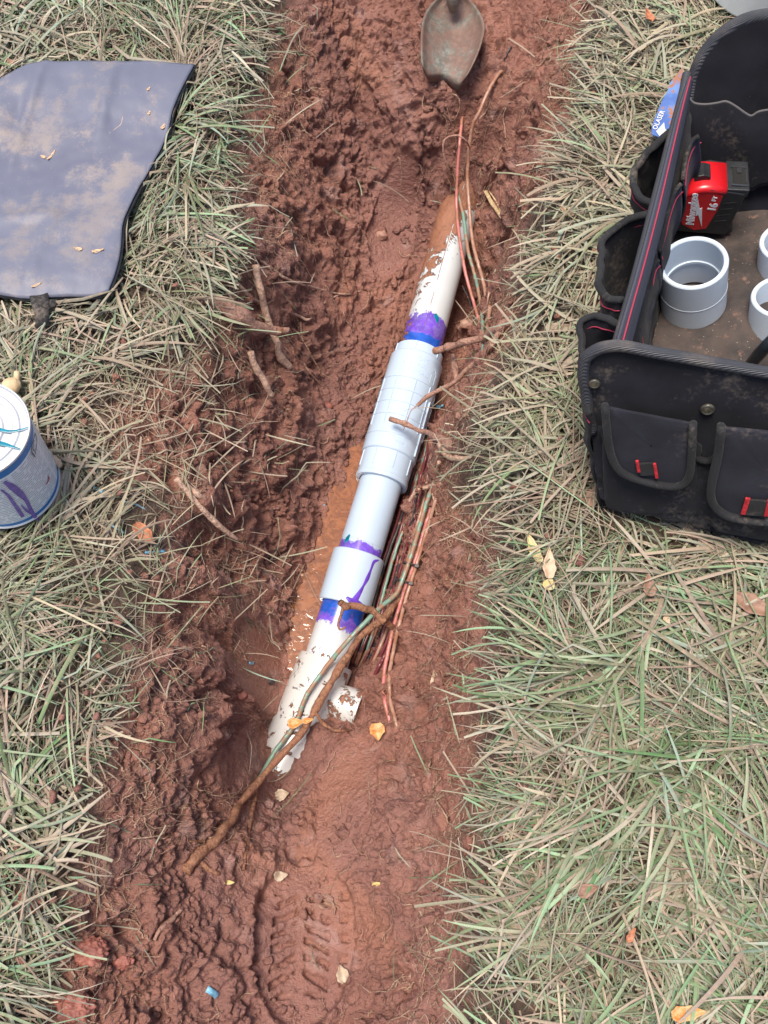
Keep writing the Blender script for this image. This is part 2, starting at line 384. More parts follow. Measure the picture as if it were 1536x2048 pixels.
def tube(P, R, n=8, flat=1.0, up=(0, 0, 1), cap=True):
    P = np.asarray(P, float); m = len(P); R = np.broadcast_to(np.asarray(R, float), (m,)) if np.ndim(R) <= 1 and np.size(R) in (1, m) else np.interp(np.linspace(0, 1, m), np.linspace(0, 1, len(R)), R)
    T = np.gradient(P, axis=0); T /= np.linalg.norm(T, axis=1)[:, None]+1e-12
    N = np.array(up, float); 
    if abs(N@T[0]) > .9: N = np.array([1., 0, 0])
    V = []
    for i in range(m):
        N = N-(N@T[i])*T[i]; N /= np.linalg.norm(N)+1e-12; B = np.cross(T[i], N)
        for k in range(n):
            a = 2*math.pi*k/n; V.append(P[i]+R[i]*(math.cos(a)*N*flat+math.sin(a)*B))
    F = []
    for i in range(m-1):
        for k in range(n):
            a = i*n+k; b = i*n+(k+1) % n; F.append((a, b, b+n, a+n))
    if cap: F.append(tuple(range(n))[::-1]); F.append(tuple((m-1)*n+k for k in range(n)))
    return np.array(V), F
def frame(d, up=(0, 0, 1)):
    d = np.asarray(d, float); d = d/np.linalg.norm(d); N = np.array(up, float); N = N-(N@d)*d; N /= np.linalg.norm(N)
    return d, N, np.cross(d, N)
def tight(prof, e=.00025):
    out = []
    for i, p in enumerate(prof):
        p = np.array(p, float)
        if i > 0:
            q = np.array(prof[i-1], float); L = np.linalg.norm(p-q)
            if L > 1e-7: out.append(tuple(p+(q-p)*min(e/L, .3)))
        out.append(tuple(p))
        if i < len(prof)-1:
            q = np.array(prof[i+1], float); L = np.linalg.norm(p-q)
            if L > 1e-7: out.append(tuple(p+(q-p)*min(e/L, .3)))
    return out
def lathe(P0, d, prof, n=64, up=(0, 0, 1), closed=False):
    "prof: (s, r) along axis d from P0; angle 0 = up, + towards d x up"
    d, N, B = frame(d, up); V = []; S = []; A = []; prof = tight(prof) if len(prof) < 60 else prof
    for s, r in prof:
        for k in range(n):
            a = 2*math.pi*k/n; V.append(P0+d*s+r*(math.cos(a)*N+math.sin(a)*B)); S.append(s); A.append(a)
    F = []; m = len(prof)
    for i in range(m-1 if not closed else m):
        j = (i+1) % m
        for k in range(n):
            k2 = (k+1) % n; F.append((i*n+k, i*n+k2, j*n+k2, j*n+k))
    return np.array(V), F, np.array(S), np.array(A)
def disc(c, n, r, k=24):
    n, a, b = frame(n, (0, 0, 1) if abs(n[2]) < .9*np.linalg.norm(n) else (0, 1, 0))
    V = [c]+[c+r*(math.cos(2*math.pi*i/k)*a+math.sin(2*math.pi*i/k)*b) for i in range(k)]
    return np.array(V), [(0, i+1, (i+1) % k+1) for i in range(k)]
def grid(P):
    "P: rows x cols x 3 array -> V, F"
    P = np.asarray(P, float); r, c = P.shape[:2]
    F = [(i*c+j, i*c+j+1, (i+1)*c+j+1, (i+1)*c+j) for i in range(r-1) for j in range(c-1)]
    return P.reshape(-1, 3), F
def loft(rows, nu=24, nv=10):
    "rows: list of polylines (any lengths) resampled to nu points, smooth through the rows with nv steps"
    R = []
    for r in rows:
        q = cr(r, 10) if len(r) > 2 else np.array(r, float)
        L = np.concatenate([[0], np.cumsum(np.linalg.norm(np.diff(q, axis=0), axis=1))]); t = np.linspace(0, L[-1], nu)
        R.append(np.stack([np.interp(t, L, q[:, k]) for k in range(3)], 1))
    R = np.array(R)
    G = np.stack([cr(R[:, j], nv) if len(R) > 2 else np.linspace(R[0, j], R[1, j], nv+1) for j in range(nu)], 1)
    return G
def solid(o, t, off=0.0):
    m = o.modifiers.new('s', 'SOLIDIFY'); m.thickness = t; m.offset = off; m.use_even_offset = False; return o
def bevel(o, wd, seg=2):
    m = o.modifiers.new('b', 'BEVEL'); m.width = wd; m.segments = seg; m.limit_method = 'ANGLE'; m.angle_limit = math.radians(40)
    return o
def prism(pts, n, t):
    "extrude a planar polygon by t along n"
    P = np.asarray(pts, float); n = np.asarray(n, float)/np.linalg.norm(n); k = len(P)
    V = np.concatenate([P, P+n*t]); F = [tuple(range(k))[::-1], tuple(range(k, 2*k))]+[(i, (i+1) % k, k+(i+1) % k, k+i) for i in range(k)]
    return V, F
def box(c, ax, ay, az):
    c = np.asarray(c, float); V = [c+sx*np.asarray(ax)+sy*np.asarray(ay)+sz*np.asarray(az) for sz in (-1, 1) for sy in (-1, 1) for sx in (-1, 1)]
    return np.array(V), [(0, 2, 3, 1), (4, 5, 7, 6), (0, 1, 5, 4), (2, 6, 7, 3), (0, 4, 6, 2), (1, 3, 7, 5)]
def text_vf(s, size=1.0, extrude=0., bold=0., shear=0.):
    c = bpy.data.curves.new('lettering', 'FONT'); c.body = s; c.size = size; c.extrude = extrude; c.offset = bold; c.shear = shear; c.align_x = 'CENTER'; c.align_y = 'CENTER'; c.resolution_u = 3
    o = bpy.data.objects.new('lettering', c); sc.collection.objects.link(o)
    me = bpy.data.meshes.new_from_object(o.evaluated_get(bpy.context.evaluated_depsgraph_get()))
    V = np.array([v.co[:] for v in me.vertices]); F = [tuple(p.vertices) for p in me.polygons]
    bpy.data.objects.remove(o); bpy.data.curves.remove(c); bpy.data.meshes.remove(me)
    return V, F

# ------------------------------------------------------------------ the ground sheet
nx, ny = len(gxs), len(gys)
idx = np.arange(nx*ny).reshape(ny, nx)
GF = np.stack([idx[:-1, :-1], idx[:-1, 1:], idx[1:, 1:], idx[1:, :-1]], -1).reshape(-1, 4)
lawn = 1-GM
tag(mk('ground', np.stack([PX.ravel(), PY.ravel(), PZ.ravel()], 1), GF, M_MUD, loc=(0, 0, 0), fattr={'lawn': lawn, 'wet': GS}), kind='structure')

# muddy water lying against the pipe
def water():
    m = NB('muddy water')
    n = m.noise(45, 5, .65, dist=2.2)
    c = m.mix(m.ramp(n, .38, .62), (.20, .068, .020), (.32, .115, .038))
    c = m.mix(m.ramp(m.noise(110, 5, .7, dist=3), .63, .655, 0, .6), c, (.50, .32, .26))
    m.base(c); m.rough(.03); m.set(Specular_IOR_Level=.9); m.bump(m.noise(60, 3, .5, dist=2), .34, .0016); return m.m
wpts = [(690,900),(640,985),(590,1060),(560,1130),(550,1200),(545,1260),(540,1320),(540,1345),(600,1360),(640,1300),(690,1200),(730,1100),(770,990),(800,900),(740,880)]
wz = -.2885
WP = [at(x, y, wz) for x, y in wpts]
V = np.array([np.mean(WP, 0)]+WP); F = [(0, i+1, (i+1) % len(WP)+1) for i in range(len(WP))]
tag(mk('puddle_water', V, F, water()), kind='structure')

# ------------------------------------------------------------------ the pipe run
A = at(934, 355, -.226); B_ = at(839, 705, -.238); C_ = at(761, 970, -.252); C2 = at(718, 1110, -.262); D_ = at(688, 1212, -.272)
T1 = at(653, 1322, -.284); T2 = at(577, 1508, -.302); E_ = at(540, 1600, -.312)
A = A+(A-B_)*.22
def pvc(name, prim=(), mudf=None, speck=.3, tint=(.80, .83, .86), clean=0):
    m = NB(name); s = m.attr('s').outputs['Fac']
    base = m.mix(m.ramp(m.noise(20, 3), .3, .7), tint, tuple(x*.96 for x in tint))
    dirt = m.ramp(m.noise(220, 4, .7), .68, .76, 0, speck)
    base = m.mix(dirt, base, (.36, .22, .15))
    wob = m.math('MULTIPLY', m.math('SUBTRACT', m.noise(70, 5, .65), .5), .040)
    sw = m.math('ADD', s, wob)
    wob2 = m.math('ADD', s, m.math('MULTIPLY', m.math('SUBTRACT', m.noise(38, 4, .6, dist=1), .5), .05))
    for a, b, col, ed in prim:
        f = m.math('MULTIPLY', m.ramp(wob2 if ed == 2 else sw, a-.0018, a+.0022), m.ramp(wob2 if ed == 2 else sw, b+.0022, b-.0018))
        st = m.mix(m.ramp(m.noise(55, 4, .6), .3, .7), tuple(x*.75 for x in col), tuple(min(1, x*1.25) for x in col))
        base = m.mix(m.math('MULTIPLY', f, m.ramp(m.noise(48, 5, .7, dist=1.5), .3, .6, .80, .98)), base, st)
    if mudf:
        a, b, lo, hi = mudf         # coverage threshold runs lo..hi between s=a and s=b
        th = m.ramp(s, a, b, lo, hi)
        if clean: th = m.math('ADD', th, m.math('MULTIPLY', m.math('SINE', m.attr('ang').outputs['Fac']), -clean))
        n = m.math('ADD', m.math('MULTIPLY', m.noise(34, 6, .7, dist=1.5), .8), m.math('MULTIPLY', m.noise(190, 4, .7), .2))
        f = m.ramp(m.math('SUBTRACT', n, th), -.012, .012)
        mud_cover(m, base, f, .22)
        m.bump(m.math('ADD', m.math('MULTIPLY', f, .5), m.math('MULTIPLY', m.math('ADD', m.noise(90, 5, .7), m.noise(28, 3, .5)), m.math('MULTIPLY', f, 1.0))), 1.0, .0042)
    else: m.base(base); m.rough(.2)
    m.set(Specular_IOR_Level=.55)
    return m.m
PUR = (.145, .055, .50); BLU = (.012, .10, .50); TEAL = (.0, .30, .42)
run = thing('water_pipe', (B_+np.array([0, 0, -.04])), 'white plastic water pipe run with repair coupling, sleeve and tee lying in the muddy trench', 'pipe')
def cyl_part(name, P, Q, prof, mat, n=72, parent=run, smooth=True):
    L = np.linalg.norm(Q-P); V, F, S, An = lathe(P, Q-P, prof, n)
    o = mk(name, V, F, mat, parent, smooth, fattr={'s': S, 'ang': An}); return o
def ring_rows(s0, s1, k): return list(np.linspace(s0, s1, k))
r60 = .0301
LA = np.linalg.norm(B_-A)
up_pipe = cyl_part('pipe_section', A, B_, [(s, r60) for s in ring_rows(0, LA+.01, 60)], pvc('upper pipe', [(LA-.050, LA+.05, PUR, 1), (LA-.018, LA+.05, BLU, 2)], (.30*LA, .82*LA, .36, .66), .3, (.62, .64, .64), .15))
# repair coupling (telescoping fitting)
d12 = C_-B_; LB = np.linalg.norm(d12)
M_NEW = pvc('new white pvc', (), None, .06, (.51, .615, .74))
def coup_prof(L):
    p = [(-.000, .0302), (-.000, .0345), (.001, .0355), (.014, .0357), (.0155, .0362), (.017, .0385), (.018, .0392)]
    rs = [.062, .082, .101, .121, .150]
    s = .018
    for r_ in rs:
        p += [(r_-.0008, .0394), (r_-.0006, .0403), (r_+.0006, .0403), (r_+.0008, .0394)]
    p += [(.171, .0394), (.1725, .0385), (.1735, .0368), (L-.009, .0368), (L-.008, .0376), (L-.002, .0376), (L, .037), (L, .0315), (L-.006, .0306)]
    return p
k_ = LB/.2145 if LB > 0 else 1
prof = [(s*k_ if s < LB*.98/k_ else s, r) for s, r in [(s, r) for s, r in coup_prof(LB/k_)]]
prof = [(min(s, LB), r) for s, r in prof]
coupl = cyl_part('repair_coupling', B_, C_, prof, M_NEW, 96)
solid_dir, NB_, BB_ = frame(d12)
def on_cyl(s, a, r, P0=B_, fr=None):
    d, N, B = fr or (solid_dir, NB_, BB_)
    return P0+d*s+r*(math.cos(a)*N+math.sin(a)*B)
def cstrip(pts, wd, r, th=.0004, P0=B_, fr=None, nw=1, R0=.039):
    "a raised ribbon on a cylinder; pts = (s, angle), width in metres"
    pts = np.asarray(pts, float); q = cr(np.c_[pts, np.zeros(len(pts))], 5)[:, :2] if len(pts) > 2 else pts
    wds = np.interp(np.linspace(0, 1, len(q)), np.linspace(0, 1, len(np.atleast_1d(wd))), np.atleast_1d(wd))
    V = []; 
    T = np.gradient(q*np.array([1, R0]), axis=0); T /= np.linalg.norm(T, axis=1)[:, None]+1e-12
    for (s, a), t, w_ in zip(q, T, wds):
        n = np.array([-t[1], t[0]])
        for k, rr in ((-1, r), (-.6, r+th), (.6, r+th), (1, r)):
            V.append(on_cyl(s+n[0]*w_/2*k, a+n[1]*w_/2*k/R0, rr, P0, fr))
    F = [(i*4+k, i*4+k+1, i*4+k+5, i*4+k+4) for i in range(len(q)-1) for k in range(3)]
    F += [(0, 1, 2, 3), tuple((len(q)-1)*4+k for k in range(4))[::-1]]
    return np.array(V), F
parts = []
for a in np.arange(0, 2*math.pi, math.pi/3):           # grip ribs on both collars and lengthwise ribs
    parts.append(cstrip([(.001, a+.1), (.0135, a+.1)], .0016, .0355, .0012))
for a in np.arange(-.35, 2*math.pi-.36, 2*math.pi/8):
    parts.append(cstrip([(.174*k_, a), (.174*k_+.024, a)], .0030, .0366, .0012, R0=.0368))
for a in (-.95, -.30, .42, 1.1, 1.8, -1.7):
    parts.append(cstrip([(.062*k_, a), (.137*k_, a)], .0012, .0392, .0013))
parts.append(cstrip([(.082*k_, -1.15), (.168*k_, -1.15)], .0022, .0392, .0022))
def arrow(s, a, L=.024, W=.009):
    P = [(s+L, -W/2), (s+L*.4, -W/2), (s+L*.4, -W*.75), (s, 0), (s+L*.4, W*.75), (s+L*.4, W/2), (s+L, W/2), (s+L, -W/2)]
    for p, q in zip(P[:-1], P[1:]): parts.append(cstrip([(p[0], a+p[1]/.039), (q[0], a+q[1]/.039)], .0007, .0393, .0005))
arrow(.030, .20); arrow(.034, -.95)
P = [(.157, -.10), (.157, -.62), (.164, -.62), (.164, -.0)]
for p, q in zip(P[:-1], P[1:]): parts.append(cstrip([(p[0]*k_, p[1]), (q[0]*k_, q[1])], .0006, .0393, .0005))
for V, F in parts: mk('rib', V, F, M_NEW, coupl, False)
def cyl_text(s_, a, size, txt, r, P0, fr, rot=0, extr=.0004):
    V, F = text_vf(txt, size, extr, 0)
    W = []
    for v in V:
        x, y = v[0], v[1]
        W.append(on_cyl(s_-y, a-x/r if rot else a+x/r, r+v[2], P0, fr))
    return np.array(W), F
fr0 = (solid_dir, NB_, -BB_)
tx = [cyl_text(.030, .36, .0085, 'OVC', .0394, B_, fr0), cyl_text(.040, .36, .0085, '40C', .0394, B_, fr0), cyl_text(.051, .40, .0085, 'MOLD', .0394, B_, fr0), cyl_text(.1605*k_, .33, .005, 'MADE', .0394, B_, fr0)]
for V, F in tx: mk('raised_lettering', V, F, M_NEW, coupl, False)
# telescoping pipe
LC = np.linalg.norm(C2-C_)
cyl_part('pipe_section', C_, C2, [(s, r60) for s in ring_rows(-.02, LC+.01, 40)], pvc('sliding pipe', [(LC-.0105, LC+.02, PUR, 1)], None, .05, (.51, .615, .74)))
cyl_part('scribed_ring', C_, C2, [(LC-.0145, .0300), (LC-.0142, .0303), (LC-.0137, .0303), (LC-.0134, .0300)], plain('scribe grey', (.45, .48, .52), .4))
LD = np.linalg.norm(D_-C2)
cpl = cyl_part('pipe_socket', C2, D_, [(0, .0300), (0, .0345), (.0012, .0358), (.003, .0361)]+[(s, .0361) for s in ring_rows(.006, LD-.004, 20)]+[(LD-.001, .0356), (LD, .0345), (LD, .0308), (LD-.02, .0305)], pvc('socket pvc', (), None, .12, (.52, .625, .745)))
frC = frame(D_-C2)
M_PR = plain('purple primer', PUR, .3, nscale=120, namp=.25); M_BL = plain('blue primer', BLU, .3, nscale=90, namp=.4); M_TL = plain('teal cement', (.0, .19, .27), .25, nscale=90, namp=.3)
V, F = merge([cstrip([(.004, -.98), (.009, -.78), (.02, -.74), (.033, -.70), (.045, -.62), (.055, -.55), (LD-.003, -.42)], [.002, .005, .0035, .0062, .0035, .006, .010], .0361, .0005, C2, frC, R0=.0361),
              cstrip([(LD-.007, -.12), (LD-.0045, -.30), (LD-.005, -.5), (LD-.004, -.8)], [.003, .007, .008, .004], .0361, .0006, C2, frC, R0=.0361)])
# negative angles above: the drip runs down the side nearest the wires
mk('primer_drip', V, F, M_PR, cpl)
V, F = cstrip([(LC-.018, .60), (LC-.012, .68), (LC-.006, .75)], [.003, .008, .003], r60, .0004, C_, frame(C2-C_), R0=r60); 
mk('cement_smear', V, F, M_TL, run)
V, F = cstrip([(LA-.052, -.35), (LA-.047, -.50), (LA-.040, -.58)], [.005, .008, .003], r60, .0004, A, (frame(B_-A)[0], frame(B_-A)[1], frame(B_-A)[2]), R0=r60)
mk('cement_smear', V, F, M_TL, run)
LT = np.linalg.norm(T1-D_)
cyl_part('pipe_section', D_, T1, [(s, r60) for s in ring_rows(-.01, LT+.01, 50)], pvc('lower pipe', [(-.02, .0325, PUR, 1), (-.02, .017, BLU, 2)], (.03, .075, .80, .60), .2, (.64, .66, .67)))
LE = np.linalg.norm(T2-T1)
M_TEE = pvc('old dirty pvc', (), (-.005, .15, .60, .565), .5, (.64, .62, .59))
tee = cyl_part('tee_fitting', T1, T2, [(0, .0302), (0, .0365), (.003, .0372)]+[(s, .0372) for s in ring_rows(.006, LE-.004, 40)]+[(LE, .0362), (LE, .0305)], M_TEE)
tb0 = at(628, 1388, -.290); tb1 = at(722, 1420, -.283)
dT = tb1-tb0; LTB = np.linalg.norm(dT)
V, F, S, An = lathe(tb0, dT, [(s, .0245) for s in ring_rows(0, LTB-.004, 20)]+[(LTB-.003, .0268), (LTB, .0268), (LTB, .020), (LTB-.01, .019)], 48)
mk('branch_outlet', V, F, pvc('dirty branch', (), (-.2, .15, .52, .52), .4, (.64, .62, .59)), tee, fattr={'s': S, 'ang': An})
cyl_part('pipe_section', T2, E_, [(s, r60*.93) for s in ring_rows(-.01, np.linalg.norm(E_-T2), 30)], pvc('stub pipe', (), (-.01, .06, .60, .48), .5, (.80, .78, .74)))
frS = frame(E_-T2)

# ------------------------------------------------------------------ wires
def wire_mat(name, col, mudy=.5):
    m = NB(name)
    f = m.ramp(m.noise(55, 5, .7), .62-.25*mudy, .70-.25*mudy, 0, .85)
    mud_cover(m, col, f, .3); m.bump(m.noise(600, 3), .3, .0004); return m.m
W_PINK = wire_mat('pink wire', (.56, .19, .165), .5); W_GRN = wire_mat('green wire', (.19, .31, .235), .6); W_TAN = wire_mat('clay coated wire', (.42, .24, .17), .55)
W_DR = wire_mat('dark red wire', (.16, .035, .040), .25); W_DK = wire_mat('dark wire', (.045, .040, .038), .3)
def wire(pts, rad, mat, label, cat='wire', group=None, name='wire', n=8, off=.002, sub=8):
    P = [rp(x, y, z, off) if z is not None else hit(x, y, off) for x, y, z in pts]
    for e_ in (0, -1):
        if pts[e_][2] is not None and at(*pts[e_])[2] < P[e_][2]-.008: P[e_] = P[e_]-np.array([0, 0, .02])
    P = cr(P, sub); P = P+rng.normal(0, .00018, P.shape)
    g_ = HT(P[:, 0], P[:, 1])+rad*.7; k0 = sub if pts[0][2] is not None else 0; mid_ = slice(k0, len(P)-k0-1); P[mid_, 2] = np.maximum(P[mid_, 2], g_[mid_])
    V, F = tube(P, rad*1.18, n); return tag(mk(name, V, F, mat), label, cat, group)
G1 = 'control wires crossing above the pipe'
wire([(930,205,-.13),(924,240,-.115),(919,290,-.125),(915,340,-.15),(913,390,-.175),(914,430,-.185),(921,490,-.190),(932,550,-.198),(946,600,-.21),(957,640,-.22),(962,680,-.235),(960,735,-.27)], .0020, W_PINK, 'pink coated wire running down across the muddy upper pipe', group=G1)
wire([(905,360,-.19),(914,385,-.182),(926,430,-.186),(936,500,-.192),(949,548,-.20),(958,590,-.212),(965,640,-.225),(968,700,-.255)], .0022, W_GRN, 'green wire partly coated in clay between the pink and the tan wire', group=G1)
wire([(1010,128,-.07),(1000,145,-.065),(978,180,-.07),(958,225,-.085),(946,250,-.10),(939,290,-.125),(935,350,-.16),(938,410,-.182),(945,480,-.195),(957,530,-.20),(968,570,-.21),(974,620,-.22),(973,670,-.235),(966,735,-.27)], .0023, W_TAN, 'tan clay coated wire rising furthest up the mud bank', group=G1)
wire([(1008,120,-.06),(1022,95,-.055),(1045,62,-.05)], .0012, W_DK, 'thin dark strand sticking out of mud near the trowel')
G2 = 'control wires along the right bank'
wire([(878,940,-.175),(868,968,-.18),(855,1000,-.19),(843,1040,-.20),(829,1090,-.212),(816,1130,-.218),(805,1160,-.222),(792,1188,-.225),(762,1214,-.222),(738,1237,-.218),(697,1280,-.222),(650,1337,-.238),(613,1391,-.243),(590,1448,-.252),(551,1502,-.254),(527,1544,-.25),(508,1578,-.25),(498,1600,-.25)], .0026, W_GRN, 'long green wire bending from the right bank over the tee fitting', group=G2)
wire([(882,945,-.19),(866,1005,-.20),(850,1055,-.21),(837,1100,-.22),(823,1142,-.228),(812,1172,-.235),(801,1205,-.24),(787,1255,-.25),(776,1305,-.255),(768,1352,-.257),(769,1400,-.258),(779,1440,-.262),(783,1470,-.29)], .0023, W_PINK, 'pink wire curving down nearest to the pipe', group=G2)
wire([(884,952,-.19),(870,1005,-.20),(855,1058,-.21),(842,1100,-.22),(828,1145,-.228),(819,1175,-.235),(810,1205,-.24),(797,1255,-.25),(786,1305,-.255),(779,1352,-.257),(781,1400,-.255),(792,1445,-.255),(797,1475,-.28)], .0022, W_TAN, 'pale orange clay coated wire beside the curving pink wire', group=G2)
G3 = 'wires bundled low beside the pipe'
cols = [(W_DR, 'dark red'), (W_DK, 'black'), (W_DR, 'dark red'), (W_GRN, 'green'), (W_DR, 'dark red'), (W_DK, 'black'), (W_DR, 'dark red'), (W_TAN, 'brown'), (W_DR, 'dark red')]
for i, (mt, cn) in enumerate(cols):
    o = i*7.2; j = random.uniform(-3, 3)
    bl_ = ['dark red wire hugging the pipe, first of the bundle', 'black wire just outside the wire that hugs the pipe', 'dark red wire left of the green one in the bundle', '', 'dark red wire right of the green one in the bundle', 'black wire on the outer half of the bundle beside the pipe', 'dark red wire left of the brown one in the bundle', '', 'outermost dark red wire of the bundle, farthest from the pipe'][i]
    lab = {'green': 'only green wire in the dark bundle beside the pipe', 'brown': 'only brown clay coloured wire in the dark bundle beside the pipe'}.get(cn, bl_)
    wire([(868+o*.15, 790, -.31), (842+o*.45, 900, -.293), (818+o*.75+j*.4, 960, -.285), (795+o*.85, 1040, -.283+.006*(i % 3)), (775+o*.9+j, 1100, -.284+.004*(i % 2)), (752+o+j, 1170, -.288+.005*(i % 2)), (733+o*.95, 1240, -.292), (712+o*.9-j, 1300, -.30), (694+o*.7, 1345, -.32)], .0019, mt, lab, group=G3, off=.0005)
wire([(925,572,-.24),(938,600,-.24),(948,640,-.245),(955,690,-.26)], .0011, W_DK, 'thin grey strand between the upper pipe and the pink wire')
wire([(776,1298,-.27),(765,1320,-.27),(752,1345,-.285),(738,1372,-.30)], .0022, W_DR, 'short dark red wire end poking out below the bundle')
M_TIE = plain('muddy black plastic', (.05, .04, .036), .5, nscale=200, namp=.6)
def tie(px, py, z, label):
    c = at(px, py, z); d = at(px-10, py+36, z-.004)-c; d, N, B = frame(d)
    P = np.array([c+(.0062*math.sin(a)*B*1.35+.0052*math.cos(a)*N) for a in np.linspace(0, 2*math.pi, 25)])
    t = thing('cable_tie', c, label, 'cable tie', 'cable ties on the green wire')
    V, F = tube(P, .0013, 6, cap=False, up=tuple(d)); mk('band', V, F, M_TIE, t)
    V, F = box(c-B*.0105+N*.001, d*.0022, N*.0022, B*.003); bevel(mk('tie_head', V, F, M_TIE, t, False), .0005)
tie(818, 1128, -.221, 'upper of two dark cable ties holding green and pink wires together')
tie(806, 1163, -.226, 'lower of two dark cable ties holding green and pink wires together')

# ------------------------------------------------------------------ roots
def root_mat(name, a, b, mudy=.5):
    m = NB(name); n = m.noise(70, 5, .7)
    c = m.mix(m.ramp(n, .35, .65), a, b); c = m.mix(m.ramp(m.noise(150, 4, .7, dist=1), .5, .62, 0, .7), c, tuple(x*.45 for x in a))
    f = m.ramp(m.noise(40, 4, .6), .66-.25*mudy, .76-.25*mudy, 0, .9)
    mud_cover(m, c, f, .6); m.bump(m.math('ADD', m.noise(260, 4, .7), m.noise(90, 4, .7)), 1.0, .0032); return m.m
R_BR = root_mat('root bark', (.26, .115, .065), (.42, .20, .11), .35); R_LT = root_mat('peeled root', (.56, .34, .24), (.70, .46, .33), .10); R_MD = root_mat('muddy root', (.36, .19, .14), (.50, .28, .20), .4)
def rootgeo(pts, rad, off=.003, n=9, gn_=.12, flat=1.0):
    P = cr([rp(x, y, z, off) if z is not None else hit(x, y, off) for x, y, z in pts], 9)
    m = len(P); R = np.interp(np.linspace(0, 1, m), np.linspace(0, 1, len(rad)), rad)*(1+gn_*np.interp(np.arange(m), np.arange(0, m+3, 3), rng.normal(0, 1, len(np.arange(0, m+3, 3)))))
    kk_ = np.arange(0, m+5, 5); P = P+np.stack([np.interp(np.arange(m), kk_, rng.normal(0, 1, len(kk_))) for _ in range(3)], 1)*np.minimum(R, .005)[:, None]*.28
    return tube(P, R, n, flat)
def root(pts, rad, mat, label, group=None, branches=(), off=.003, name='root', flat=1.0):
    V, F = rootgeo(pts, rad, off, flat=flat); o = tag(mk(name, V, F, mat), label, 'root', group)
    for bp, br in branches:
        V, F = rootgeo(bp, br, off); mk('side_root', V, F, mat, o)
    return o
root([(368,1742,None),(385,1722,-.115),(415,1695,-.12),(445,1662,-.135),(465,1640,-.15),(482,1608,-.18),(510,1571,-.205),(560,1517,-.228),(607,1460,-.235),(633,1418,-.235),(657,1373,-.235),(679,1340,-.232),(711,1286,-.228),(748,1247,-.228),(765,1240,-.225),(790,1205,-.24),(800,1190,-.26)],
     [.0060,.0066,.0060,.0052,.0048,.0042,.0044,.0046,.0044,.0050,.0044,.0054,.0044,.0050,.0054,.0045,.004], R_BR, 'long thick brown root lying diagonally over the tee fitting',
     branches=[([(768,1243,-.222),(745,1225,-.215),(720,1214,-.207),(700,1209,-.205),(684,1203,-.20)], [.0055,.0045,.0045,.0045,.0052]),
               ([(690,1207,-.205),(682,1228,-.205),(676,1247,-.21),(680,1259,-.21),(691,1255,-.208)], [.0022,.0018,.0016,.0014,.001]),
               ([(765,1240,-.225),(778,1250,-.24),(790,1262,-.26)], [.005,.004,.003]),
               ([(512,1572,None),(508,1600,None),(500,1650,None),(492,1700,None),(488,1740,None)], [.003,.0028,.0026,.0022,.0014]),
               ([(398,1722,-.12),(415,1736,None),(440,1748,None)], [.0028,.0026,.0018]),
               ([(422,1685,-.12),(418,1660,None),(424,1638,None)], [.0026,.002,.0014]),
               ([(410,1681,-.12),(385,1683,None),(355,1680,None)], [.0014,.0012,.0008]),
               ([(630,1425,-.23),(650,1450,-.24),(680,1462,-.25),(702,1460,-.26)], [.0022,.002,.0018,.0012])])
RG = 'roots poking out of the right bank'
root([(868,701,-.178),(885,698,-.172),(905,692,-.160),(935,684,-.14),(970,672,-.12),(998,657,-.10),(1018,645,-.10)], [.0045,.0062,.005,.0052,.0055,.006,.005], R_MD, 'stout root with torn orange tip ending above the coupling collar', RG)
root([(834,812,-.178),(868,786,-.172),(905,765,-.16),(935,740,-.14),(960,715,-.12),(985,690,-.10),(1002,662,-.09)], [.003,.0034,.0032,.0036,.0038,.0036,.003], R_MD, 'slender root reaching from the bank down onto the ribbed coupling', RG,
     branches=[([(833,812,-.176),(822,822,-.18),(815,840,-.18),(806,860,-.182)], [.0009,.0007,.0006,.0005])])
root([(780,835,-.185),(808,847,-.18),(838,862,-.172),(862,866,-.15),(885,880,-.12),(905,892,-.11)], [.0034,.0036,.003,.0042,.006,.006], R_MD, 'root lying across the ribbed coupling below the slender one', RG)
root([(906,710,-.20),(910,750,-.20),(916,795,-.19),(918,832,-.18)], [.003,.0045,.0048,.004], R_MD, 'short upright root stub right of the coupling', RG)
root([(818,1002,-.21),(836,980,-.20),(858,971,-.19),(884,966,-.18)], [.0026,.0032,.0028,.002], R_LT, 'orange root tip curling over the top of the green wire', RG, branches=[([(862,985,-.19),(870,955,-.18),(878,925,-.16)], [.002, .0026, .0024]), ([(862,975,-.188),(868,1000,-.19),(874,1030,-.2)], [.0014, .0012, .0008])])
root([(900,905,-.10),(880,888,-.12),(905,915,-.12),(940,912,-.09)], [.004,.006,.005,.002], R_LT, 'shredded root end at the edge of the right turf')
LG = 'roots in the left bank'
root([(400,585,-.0),(440,608,-.01),(480,630,-.02),(515,652,-.045),(550,661,-.07),(578,660,-.08)], [.010,.011,.0095,.0075,.006,.003], R_MD, 'split reddish bark strip jutting from the left turf', LG, flat=.55, name='bark_strip')
root([(508,530,-.02),(522,580,-.04),(533,620,-.07),(545,675,-.10),(560,708,-.12),(578,735,-.15)], [.005,.0055,.0045,.005,.0055,.005], R_LT, 'peeled pale root hanging below the bark strip', LG)
root([(498,705,-.05),(514,738,-.07),(530,768,-.09),(543,789,-.11)], [.004,.0045,.0042,.0038], R_LT, 'short peeled root, lowest of those in the upper left bank', LG)
root([(500,510,None),(530,527,None),(560,550,None),(590,566,None),(622,573,None),(668,587,None),(700,588,None)], [.0018,.002,.002,.0018,.0018,.0014,.001], R_LT, 'thin wavy root along the top of the left trench wall', LG, name='thin_root')
